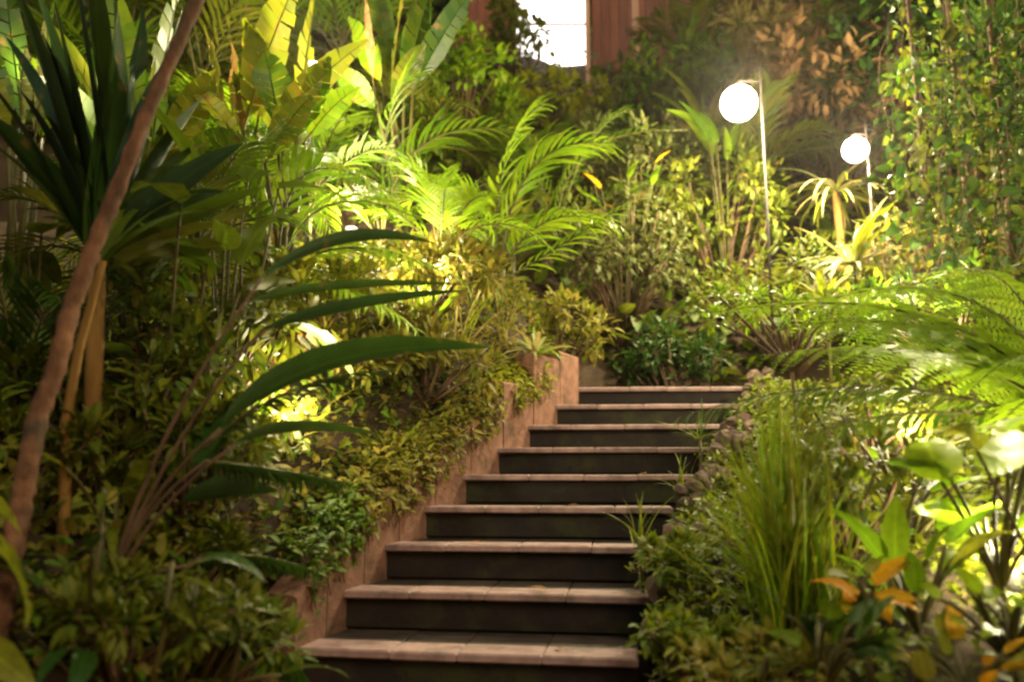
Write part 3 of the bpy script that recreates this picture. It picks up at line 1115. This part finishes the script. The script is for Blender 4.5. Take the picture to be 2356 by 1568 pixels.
# tufts and rosettes on the bank
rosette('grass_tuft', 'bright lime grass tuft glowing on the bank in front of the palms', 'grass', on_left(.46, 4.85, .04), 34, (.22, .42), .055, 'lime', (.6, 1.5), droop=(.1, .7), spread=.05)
rosette('bromeliad', 'pale strap-leaved rosette leaning over the top of the terracotta wall', 'plant', V(left_x(5.4) - .06, 5.36, Z0 + 6.22 * RISE + .43), 20, (.18, .34), .12, 'pale', (.0, 1.3), droop=(.5, 1.6), mats=['pale', 'lime', 'straw'])
rosette('grass_tuft', 'thin golden grass tuft right of the bright lime tuft', 'grass', on_left(.30, 4.9, .04), 40, (.25, .60), .030, 'golden', (.5, 1.5), droop=(.2, .9), spread=.06, mats=['golden', 'straw', 'grass'])
rosette('grass_tuft', 'straw-coloured grass tuft on the bank above the bromeliad', 'grass', on_left(.28, 5.35, .04), 34, (.22, .5), .032, 'golden', (.4, 1.5), droop=(.2, 1.0), spread=.06, mats=['golden', 'straw'])
rosette('grass_tuft', 'yellowish grass tuft on the bank behind the arching blades', 'grass', on(900, 4.2, .05), 36, (.2, .42), .05, 'yellow', (.3, 1.4), droop=(.3, 1.0), spread=.07, mats=['yellow', 'golden', 'lime'])
rosette('grass_tuft', 'green tuft at the foot of the areca palm on the bank', 'grass', on(760, 4.1, .05), 30, (.2, .4), .06, 'lime', (.3, 1.4), droop=(.3, 1.0), spread=.07, mats=['yellow', 'lime', 'mid'])
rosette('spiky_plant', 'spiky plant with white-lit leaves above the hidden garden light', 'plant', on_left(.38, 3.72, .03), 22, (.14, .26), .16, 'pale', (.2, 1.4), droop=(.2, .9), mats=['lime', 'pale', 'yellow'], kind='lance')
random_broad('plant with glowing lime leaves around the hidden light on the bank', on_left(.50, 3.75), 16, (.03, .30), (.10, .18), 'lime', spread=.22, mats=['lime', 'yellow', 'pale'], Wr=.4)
shrub('leafy_shrub', 'yellow-leaved low shrub spilling over the wall beside the lower steps', 'shrub', on_left(.40, 3.5), (.28, .25, .28), 10, 34, .07, 'yellow', 'lance', .35)
shrub('leafy_shrub', 'golden brown low shrub on the bank above the middle steps', 'shrub', on_left(.55, 4.2), (.42, .35, .26), 14, 44, .075, 'golden', 'lance', .4)
shrub('leafy_shrub', 'russet-tinged low shrub on the bank left of the golden shrub', 'shrub', on_left(.75, 3.9), (.32, .3, .26), 10, 40, .07, 'russet', 'lance', .4)
shrub('leafy_shrub', 'greenish low shrub hanging over the wall below the bromeliad', 'shrub', on_left(.42, 4.8), (.28, .35, .22), 12, 44, .065, 'golden', 'lance', .36)
shrub('leafy_shrub', 'dim green low shrub over the wall beside the second step', 'shrub', on_left(.42, 3.1), (.28, .3, .28), 12, 36, .07, 'mid', 'lance', .36)

# creeper trailing over the curb wall
for (lab, k0, k1, n, mt) in (('greenish creeper trailing over the curb beside the lowest two steps', .3, 1.6, 640, 'mid'), ('golden creeper trailing over the curb beside the third and fourth steps', 1.5, 3.2, 1150, 'golden'), ('brownish creeper trailing over the curb beside the middle steps', 3.0, 5.1, 1350, 'golden'), ('yellow-green creeper trailing over the upper end of the curb', 5.0, 6.8, 700, 'yellow')):
    o0 = left_end(k0) + V(-.13, 0, .25)
    t = Thing('trailing_creeper', lab, 'creeper', o0)
    pos, ds, ups, scs = [], [], [], []
    m = MB()
    for i in range(n // 22):
        k = U(k0, k1)
        p = left_end(k)
        zt = Z0 + k * RISE + .23 + .03 * (k > 4)
        a = V(p.x - U(.10, .3), p.y + U(0, .05), zt + U(.0, .10))
        e = V(p.x + U(.005, .03), p.y - U(.0, .06), zt - U(.03, .20))
        mid = V(p.x - .03, p.y, zt + U(.05, .10))
        m.tube([bez(a, mid, e, q / 5) for q in range(6)], .0025, 4)
        for j in range(22):
            q = bez(a, mid, e, U(0, 1))
            pos.append(q + V(U(-.025, .03), U(-.03, .03), U(-.005, .03)))
            ds.append(dirv(U(0, 6.28), U(-.9, .9)))
            ups.append((U(-.3, .6), U(-.8, .2), 1))
            scs.append(U(.03, .075))
    t.part('stems', m, 'stem')
    o = link('leaves', scatter('leaves', [blade('lance', .4, q, .3, 4, .15, 2) for q in (.4, .9, 1.4)], pos, ds, ups, scs, mt, t.o), t.e)
    o['kind'] = 'stuff'

# glossy shrub and background shrubs on the hill
shrub('glossy_shrub', 'glossy small-leaved shrub with bright glints left of the lit window', 'shrub', on(1050, 8.6), (.7, .7, 1.35), 26, 40, .12, 'lime', 'ovate', .5)
shrub('leafy_shrub', 'lime-leaved shrub under the lit window of the house', 'shrub', on(1290, 10.3), (.9, .6, .55), 16, 36, .13, 'yellow', 'ovate', .5)
shrub('leafy_shrub', 'dark bushy shrub silhouetted against the left of the lit window', 'shrub', on(1190, 11.3), (.42, .4, 1.5), 20, 36, .12, 'olive', 'ovate', .5)
shrub('leafy_shrub', 'shrub of pale leaves beside the veranda post', 'shrub', on(1540, 10.2), (.6, .6, 1.2), 16, 36, .13, 'grey', 'lance', .4)
shrub('leafy_shrub', 'greyish shrub on the bank left of the bright globe lamp', 'shrub', on(1480, 7.7), (.75, .5, 1.7), 30, 48, .10, 'grey', 'lance', .4)
shrub('leafy_shrub', 'greyish shrub on the bank behind the top of the steps', 'shrub', on(1430, 6.9), (.6, .4, 1.35), 28, 48, .08, 'grey', 'lance', .4)
shrub('leafy_shrub', 'dark shrub at the head of the steps, right of the bromeliad', 'shrub', on(1560, 6.5), (.5, .35, .85), 22, 48, .08, 'dark', 'lance', .4)
shrub('leafy_shrub', 'small-leaved shrub on the bank under the bright globe lamp', 'shrub', on(1670, 7.4), (.7, .5, 1.5), 28, 48, .09, 'olive', 'lance', .4)
shrub('leafy_shrub', 'brown-leaved shrub behind and right of the bright globe lamp', 'shrub', on(1950, 8.6), (1.0, .8, 2.0), 30, 40, .15, 'dry', 'lance', .4)
shrub('leafy_shrub', 'shrub of yellowish leaves above the smaller globe lamp', 'shrub', on(1860, 9.6), (1.0, .8, 2.2), 26, 40, .17, 'straw', 'lance', .35)
shrub('leafy_shrub', 'dark tall shrub in the upper right corner', 'shrub', on(2240, 8.2), (1.2, .8, 3.0), 34, 44, .15, 'dark', 'ovate', .45)
shrub('leafy_shrub', 'small-leaved shrub on the bank behind the lime fern', 'shrub', on(1830, 6.6), (.8, .5, 1.1), 28, 48, .08, 'olive', 'lance', .4)
shrub('leafy_shrub', 'olive shrub on the bank right of the drooping straw leaves', 'shrub', on(2120, 6.2), (.6, .5, 1.3), 22, 44, .09, 'golden', 'lance', .35)
shrub('leafy_shrub', 'tall green shrub in front of the house corner', 'shrub', on(1590, 9.6), (.7, .6, 2.0), 30, 44, .13, 'mid', 'lance', .36)
shrub('leafy_shrub', 'tall golden-green shrub high above the bright globe lamp', 'shrub', on(1740, 10.6), (.9, .7, 2.6), 34, 44, .15, 'golden', 'lance', .36)
shrub('leafy_shrub', 'tall green shrub filling the top between the brown leaves and the vine', 'shrub', on(2080, 9.2), (.9, .7, 2.6), 34, 44, .14, 'mid', 'lance', .36)
rosette('spiky_plant', 'yellow spiky plant above the bright globe lamp', 'plant', on(1640, 9.0, .3), 26, (.6, 1.1), .10, 'straw', (.2, 1.5), droop=(.2, 1.2), h=.6, mats=['straw', 'yellow', 'golden'])
random_broad('plant with bright green upright leaf just above the globe lamp', on(1680, 7.3), 9, (1.4, 2.3), (.3, .55), 'lime', spread=.2, el=(.6, 1.4), Wr=.22)
random_broad('plant with orange and lime leaves left of the globe lamp', on(1440, 7.0), 12, (.9, 1.6), (.18, .32), 'lime', spread=.4, mats=['lime', 'mid', 'orange'], Wr=.3, el=(.2, 1.3))
rosette('dracaena', 'plant with straw-coloured leaves drooping around the smaller globe lamp', 'plant', on(1945, 7.2), 40, (.40, .75), .055, 'straw', (-.3, .9), droop=(1.0, 2.2), h=P(1945, 440, 7.2).z - on(1945, 7.2).z, stemr=.04, stem='bark_ochre', mats=['straw', 'yellow', 'pale'])
rosette('bromeliad', 'large rosette of long pale leaves below the smaller globe lamp', 'plant', P(1965, 610, 6.0), 26, (.35, .65), .10, 'pale', (-.1, 1.2), droop=(.6, 1.6), mats=['pale', 'straw', 'grass'])
rosette('bromeliad', 'clump of pale yellow leaves on the bank above the lime fern', 'plant', P(1900, 700, 5.6), 26, (.25, .45), .12, 'yellow', (0, 1.3), droop=(.5, 1.4), mats=['yellow', 'grass', 'pale'])

# climbing vine curtain on the right
vc = Thing('climbing_vine', 'curtain of small green leaves hanging down at the right edge', 'vine', on(2230, 5.2))
for i in range(48):
    u = 2060 + 330 * i / 47 + U(-10, 10)
    d = U(4.9, 5.6)
    v0, v1 = U(-160, 160), U(520, 760)
    a, b = P(u, v0, d), P(u + U(-40, 40), v1, d)
    m = MB()
    sw, sp_ = U(-.12, .12), U(0, 6.28)
    pts = [a.lerp(b, q / 8) + V(sw * math.sin(q * .7 + sp_) + U(-.04, .04), U(-.08, .08), U(-.03, .03)) for q in range(9)]
    m.tube(pts, .0025, 4)
    s_ = vc.part('strand', m, 'woody')
    nl = random.choice((24, 40, 70))
    pos = [a.lerp(b, (int(random.random() * 7) + .5 + random.gauss(0, .33)) / 7) + V(random.gauss(0, .07) + sw * .6, U(-.12, .12), 0) for _ in range(nl)]
    o = link('leaves', scatter('leaves', [blade('ovate', .55, q, .3, 4, .15, 1) for q in (.3, .8)], pos, [dirv(U(0, 6.28), U(-1.3, .3)) for _ in range(nl)], [(U(-.3, .3), -1, U(0, 1)) for _ in range(nl)], [U(.035, .07) + .09 * random.random() ** 4 for _ in range(nl)], random.choice(('dark', 'dark', 'mid', 'dark', 'olive')), vc.o), s_)
    o['kind'] = 'stuff'
for k in range(4):
    m = MB()
    x = P(2080 + 90 * k, 0, 5.5).x
    m.tube([V(x, 5.5, g(x, 5.5) - .05), V(x + .05, 5.5, g(x, 5.5) + 1.2), V(x, 5.45, P(2200, -140, 5.5).z)], [.03, .025, .015], 7)
    vc.part('stem', m, 'woody')


# lime tree fern on the right
def fern_frond(t, a, b, c, n, ll, mat, separate=True):
    m = MB()
    m.tube([bez(a, b, c, i / 10) for i in range(11)], [.009 * (1 - .8 * i / 10) for i in range(11)], 6)
    fr = t.part('frond', m, 'stem')
    for i in range(n):
        s = .08 + .92 * (i + .5) / n
        p = bez(a, b, c, s)
        tg = (bez(a, b, c, min(1, s + .02)) - bez(a, b, c, max(0, s - .02))).normalized()
        sd = tg.cross(V(0, 0, 1)).normalized()
        nn = sd.cross(tg)
        l = ll * (math.sin(math.pi * (.18 + .78 * s)) ** .8) * U(.92, 1.08)
        for sg in (-1, 1):
            d = (sd * sg + tg * (.45 + U(-.1, .1)) + nn * U(-.15, .1)).normalized()
            t.leaf('pinna', pinna(mat, random.randint(0, 2)), p, d, nn, l, parent=fr)


PIN = {}


def pinna(mat, k):
    if (mat, k) not in PIN:
        m = MB()
        n = 13
        r = random.Random(k)
        for i in range(n):
            s = (i + .5) / n
            a = .35 + .5 * k / 2
            y, z = s * .97, -a * s * s * .55
            h = .17 * math.sin(math.pi * (.22 + .72 * s)) ** .8
            wv = .055
            for sg in (-1, 1):
                dz = r.uniform(-.03, .01)
                m.add([(0, y - wv * .6, z), (sg * h * .55, y - wv * .25, z + dz * .4), (sg * h, y + .05, z + dz), (sg * h * .5, y + wv * .85, z + dz * .4), (0, y + wv * .5, z)], [(0, 1, 2, 3, 4)] if sg > 0 else [(4, 3, 2, 1, 0)])
        PIN[(mat, k)] = m.mesh('pinna', mat)
    return PIN[(mat, k)]


rt = P(2480, 1000, 3.1)
tf = Thing('tree_fern', 'tree fern with bright lime fronds arching in from the right edge', 'fern', V(rt.x, rt.y, g(rt.x, rt.y)))
m = MB()
m.tube([tf.o - V(0, 0, .05), tf.o.lerp(rt, .5) + V(.03, 0, 0), rt], [.075, .065, .06], 10)
tf.part('trunk', m, 'woody')
for (b, c, n, ll) in (((2250, 610, 3.2), (1630, 720, 3.4), 26, .30), ((2330, 560, 3.3), (1900, 690, 3.7), 24, .30), ((2250, 720, 3.0), (1680, 830, 3.1), 26, .26), ((2420, 700, 3.0), (2230, 900, 2.7), 20, .26), ((2420, 820, 2.9), (2280, 1000, 2.6), 18, .22),
                      ((2350, 520, 3.4), (2150, 640, 4.0), 20, .28), ((2200, 660, 3.1), (1780, 760, 3.2), 24, .28), ((2560, 640, 3.2), (2700, 760, 3.3), 18, .26), ((2560, 700, 2.9), (2640, 900, 2.6), 18, .26), ((2480, 560, 3.4), (2500, 560, 4.0), 18, .26)):
    fern_frond(tf, rt, P(*b), P(*c), n, ll, 'fern')
# darker arching palm frond under the fern
dk = palm('dark arching palm frond sweeping left over the grass towards the steps', V(P(2500, 1000, 2.9).x, 2.9, g(P(2500, 1000, 2.9).x, 2.9)), [
    (P(2440, 980, 2.9), P(2000, 810, 2.9), P(1560, 960, 2.9), 30, .20), (P(2450, 990, 2.9), P(2140, 900, 2.8), P(1850, 1000, 2.7), 22, .18), (P(2460, 990, 2.9), P(2560, 800, 2.9), P(2700, 850, 3.0), 20, .2)], 'mid', canes=2, lift=-.35, W=.10, sweep=1.1)

# ornamental grass right of the steps
og = Thing('ornamental_grass', 'tall clump of fine green grass right of the steps', 'grass', on(1800, 2.75))
for i in range(300):
    b0 = og.o + V(U(-.11, .11), U(-.08, .08), 0)
    uu = random.gauss(1800, 125)
    tip = P(uu, U(860, 1100) + abs(uu - 1790) * .9, 2.8 + U(-.3, .3))
    mid = b0.lerp(tip, .55) + V((tip.x - b0.x) * -.22, 0, U(.06, .18))
    ribbon(og, 'blade', b0, mid, tip, U(.006, .013), random.choice(('grass', 'lime', 'lime', 'grass', 'yellow')), U(-.9, .9), 'strap', .3, 7)

# plants of the right bed
for (lab, u, v, d, n, h, L, mts, Wr, el, spread) in (
        ('broad-leaved plant with upright yellow-green leaves in the right bed', 2110, 1420, 2.4, 13, (.03, .20), (.16, .26), ['lime', 'yellow', 'lime'], .32, (.7, 1.4), .13),
        ('plant with very large bright lime leaves at the right edge', 2300, 1330, 2.5, 12, (.12, .42), (.18, .28), ['lime', 'lime', 'fern'], .55, (-.2, .9), .2),
        ('small plant with folded orange leaves in the right bed', 1990, 1450, 2.3, 12, (.03, .17), (.09, .15), ['orange', 'orange', 'yellow'], .5, (-.5, .9), .05),
        ('low plant with orange leaves in the lower right corner', 2230, 1600, 2.1, 18, (.02, .11), (.06, .12), ['orange', 'yellow', 'golden', 'orange'], .42, (.0, 1.2), .22),
        ('lime-leaved low plant at the lower right edge', 2330, 1500, 2.2, 20, (.0, .18), (.07, .13), ['lime', 'fern', 'yellow'], .4, (-.2, 1.1), .2),
        ('dark green leafy plant between the orange leaves and the grass clump', 1900, 1540, 2.25, 14, (.0, .15), (.10, .18), ['dark', 'mid'], .36, (.2, 1.2), .12),
        ('low mixed leafy plant behind the upright yellow-green leaves', 2080, 1290, 2.9, 18, (.0, .25), (.10, .18), ['mid', 'olive', 'lime'], .36, (.1, 1.2), .22),
        ('dim leafy plant under the dark arching frond', 2060, 1130, 3.3, 18, (.0, .35), (.10, .2), ['olive', 'mid', 'golden'], .34, (.1, 1.2), .28)):
    random_broad(lab, P(u, v, d), n, h, L, mts[0], spread=spread, mats=mts, Wr=Wr, el=el)
for (lab, u, v, d, n, L) in (('small grassy weed growing over the right end of the middle steps', 1470, 1250, 3.55, 16, (.14, .30)), ('small grassy weed beside the fifth step', 1570, 1130, 4.1, 14, (.14, .28)), ('small grassy weed at the right end of the upper steps', 1610, 1010, 4.7, 16, (.14, .3)), ('weedy grass tuft by the lowest stones', 1640, 1500, 2.75, 22, (.12, .26)), ('weedy grass tuft among the stones beside the third step', 1600, 1330, 3.1, 20, (.12, .26))):
    rosette('grass_weed', lab, 'grass', P(u, v, d), n, L, .035, 'grass', (.3, 1.5), droop=(.3, 1.2), mats=['grass', 'mid', 'olive'])
for (lab, u, v, d, sz, mt) in (('tiny-leaved creeper tumbling over the stones by the lowest step', 1580, 1540, 2.75, (.2, .16, .14), 'bed'), ('tiny-leaved creeper over the stones beside the third step', 1560, 1330, 3.3, (.14, .25, .14), 'bed'), ('small-leaved bush at the bottom right of the grass clump', 1760, 1600, 2.4, (.3, .2, .12), 'golden'), ('small-leaved bush right of the grass clump', 1960, 1260, 2.9, (.3, .25, .35), 'olive'), ('olive small-leaved bush beside the dark frond', 2000, 1080, 3.5, (.35, .3, .35), 'olive'), ('lime small-leaved bush under the fern fronds', 1820, 830, 4.2, (.45, .3, .4), 'lime'), ('green small-leaved bush under the fern at right', 2180, 860, 4.2, (.5, .3, .5), 'mid')):
    shrub('small_bush', lab, 'shrub', P(u, v, d), sz, 12, 40, .05, mt, 'ovate', .5)
for (lab, k0, k1, n) in (('tiny green creeper growing between the edging stones beside the lower steps', -.6, 3, 700), ('tiny green creeper growing between the edging stones beside the upper steps', 3, 7.6, 800)):
    y0 = Y0 + k0 * RUN
    t = Thing('stone_creeper', lab, 'creeper', V(right_x(y0) + .1, y0, Z0 + k0 * RISE))
    pos, ds, ups, scs = [], [], [], []
    m = MB()
    for i in range(n // 20):
        k = U(k0, k1)
        y = Y0 + k * RUN
        a = V(right_x(y) + U(.10, .24), y, Z0 + k * RISE - .02)
        e = a + V(U(-.22, .02), U(-.1, .1), U(-.02, .09))
        mid = a.lerp(e, .5) + V(0, 0, U(.05, .12))
        m.tube([bez(a, mid, e, q / 5) for q in range(6)], .002, 4)
        for j in range(20):
            pos.append(bez(a, mid, e, U(0, 1)) + V(U(-.02, .02), U(-.02, .02), U(0, .03)))
            ds.append(dirv(U(0, 6.28), U(-.6, 1)))
            ups.append((U(-.5, .5), U(-.8, .2), 1))
            scs.append(U(.02, .05))
    t.part('stems', m, 'stem')
    o = link('leaves', scatter('leaves', [blade('lance', .45, q, .3, 4, .15, 3) for q in (.3, .8)], pos, ds, ups, scs, 'bed', t.o), t.e)
    o['kind'] = 'stuff'
for i, nm in enumerate(('lowest', 'second', 'third', 'fourth', 'fifth', 'sixth', 'seventh')):
    x_, y_, z_, yw = steps[i + 2]
    o = link('fallen_leaf', leaf_mesh('lance', .4, .3, .3, random.choice(('dry', 'russet', 'golden')), 6))
    f = random.choice((-1, 1)) * U(.12, .42) * W
    o.location = V(x_ + f * math.cos(yw), y_ - f * math.sin(yw) + U(.04, .14), z_ + .006)
    o.rotation_euler = (U(-.1, .25), U(-.3, .3), U(0, 6.28))
    o.scale = (U(.05, .08),) * 3
    tag(o, 'small dry leaf lying fallen on the %s visible step from the bottom' % nm, 'leaf', 'fallen leaves on the steps')
# thin dark stem with a yellow leaf cluster
ts = Thing('thin_stemmed_plant', 'thin dark slanting stem topped by yellowish leaves at the right edge', 'plant', P(2440, 1400, 2.3))
m = MB()
m.tube([P(2440, 1400, 2.3), P(2330, 1200, 2.3), P(2225, 990, 2.3)], [.006, .005, .004], 6)
ts.part('stem', m, 'woody')
root(ts, P(2440, 1400, 2.3), .006, 'woody')
for i in range(9):
    ts.leaf('leaf', leaf_mesh('ovate', .5, .5, .2, 'yellow', 6), P(2225, 985, 2.3) + V(U(-.02, .04), U(-.02, .02), U(-.02, .02)), dirv(U(0, 6.28), U(-.5, .8)), V(0, -.5, 1), U(.06, .11))

# more growth on the left bank and in the shaded corner
for (lab, u, d, h, L, nf, mt) in (
        ('yellow-green palm between the glowing heliconia and the bright areca fronds', 560, 4.9, .7, .9, 12, 'lime'),
        ('palm with bright green fronds behind the lime grass tuft', 1010, 5.1, .45, .8, 12, 'lime'),
        ('low feathery palm at the left behind the slender ochre trunk', 300, 3.6, .5, .8, 11, 'olive'),
        ('low feathery palm under the heliconia with olive upright leaves', 440, 4.0, .55, .85, 12, 'mid'),
        ('feathery palm behind the tall broad-leaved plant, left of the areca', 700, 5.3, .6, .9, 12, 'mid'),
        ('feathery palm at the far left edge above the large yellow-olive leaves', 60, 3.0, .3, .7, 10, 'dark'),
        ('low palm with drooping fronds between the grass tufts and the glossy shrub', 1180, 6.3, .5, .85, 12, 'olive')):
    random_palm(lab, on(u, d), h, L, nf, mt, n=20, ll=.30, canes=2, el=(.1, 1.3))
for (lab, u, d, sz, lf, mt) in (
        ('leafy shrub in deep shade at the bottom of the frame, left of the wall', 330, 2.3, (.32, .2, .26), .055, 'olive'),
        ('leafy shrub in shade directly below the slender ochre trunk', 130, 2.75, (.3, .2, .35), .07, 'olive'),
        ('low shrub covering the ground at the foot of the lowest wall block', 480, 2.8, (.18, .16, .16), .06, 'olive'),
        ('small-leaved shrub under the lowest dark blade beside the wall', 520, 2.6, (.25, .2, .36), .06, 'cover'),
        ('shaded shrub left of the lowest wall block', 450, 2.9, (.35, .25, .5), .08, 'olive'),
        ('brownish shrub between the arching blades and the slender trunk', 290, 3.0, (.4, .25, .8), .10, 'cover'),
        ('olive shrub in the left middle behind the arching stalks', 430, 3.4, (.45, .3, .75), .10, 'olive'),
        ('yellowish shrub under the areca palm on the bank', 700, 4.3, (.45, .3, .5), .09, 'yellow'),
        ('taller shrub with golden leaves behind the areca palm', 960, 4.9, (.5, .35, .5), .10, 'golden'),
        ('thin-leaved golden shrub left of the lime grass tuft', 980, 4.6, (.4, .3, .34), .09, 'golden'),
        ('brown thin-leaved shrub behind the golden grass tufts', 1290, 6.2, (.40, .3, .6), .09, 'golden'),
        ('dark shrub behind the pale leaflets of the right-hand areca', 1400, 7.6, (.6, .4, 1.0), .10, 'olive'),
        ('olive shrub above the dim arching palm on the bank', 800, 6.6, (.7, .5, 1.1), .12, 'mid'),
        ('olive shrub behind the feathery palms at upper left', 520, 6.4, (.7, .5, 1.2), .12, 'olive')):
    shrub('leafy_shrub', lab, 'shrub', on(u, d), sz, 16, 44, lf, mt, 'lance', .34)

# ------------------------------------------------------------------ palms and ferns filling the hillside
fill = [(120, 6.2, 1.0, 1.2, 'mid', 'behind the pale lit leaves at the left edge'), (420, 6.6, 1.0, 1.3, 'olive', 'behind the olive heliconia'), (760, 7.4, 1.2, 1.3, 'mid', 'behind the glowing heliconia'), (560, 8.6, 1.6, 1.5, 'olive', 'high above the yellow heliconia leaves'),
        (250, 8.4, 1.4, 1.5, 'dark', 'high behind the dark fan'), (940, 7.0, .6, 1.1, 'olive', 'below the glossy shrub'), (1180, 8.0, .25, .8, 'mid', 'just right of the glossy shrub'),
        (1400, 8.8, .2, .9, 'grey', 'below the veranda post'), (1620, 10.5, 1.0, 1.4, 'olive', 'beside the house corner'), (2050, 10.2, 1.6, 1.6, 'grey', 'at the top above the brown-leaved shrub'), (2320, 10.5, 2.0, 1.6, 'dark', 'at the very top right'),
        (1760, 8.2, .9, 1.2, 'olive', 'right of the bright globe lamp'), (2330, 7.0, 1.6, 1.4, 'dark', 'behind the vine curtain'), (60, 9.8, 1.6, 1.7, 'dark', 'at the very top left'), (760, 11.0, 1.6, 1.6, 'mid', 'at the top behind the tall green heliconia'), (940, 12.5, 1.4, 1.4, 'olive', 'far back left of the house')]
for i, (u, d, h, L, mt, wh) in enumerate(fill):
    random_palm('dim feathery palm on the hillside ' + wh, on(u, d), h, L, 11, mt, group='dim palms on the hillside', n=16, ll=.34, canes=2)
# faint night mist that gives the lamps their glow
hm = bpy.data.materials.new('haze')
hm.use_nodes = True
hn = hm.node_tree.nodes
hn.remove(hn['Principled BSDF'])
pv = hn.new('ShaderNodeVolumePrincipled')
pv.inputs['Color'].default_value = (.95, .90, .85, 1)
pv.inputs['Density'].default_value = 0.0006
pv.inputs['Anisotropy'].default_value = 0.82
hm.node_tree.links.new(pv.outputs[0], hn['Material Output'].inputs['Volume'])
MATS['haze'] = hm
m = MB()
m.box((0, 18, 12.5), (100, 62, 45))
tag(link('haze', m.mesh('haze', 'haze', (0, 0, 0), False)), kind='stuff')
print('objects', len(bpy.data.objects), 'tris', sum(len(o.data.polygons) * 2 for o in bpy.data.objects if o.type == 'MESH'))
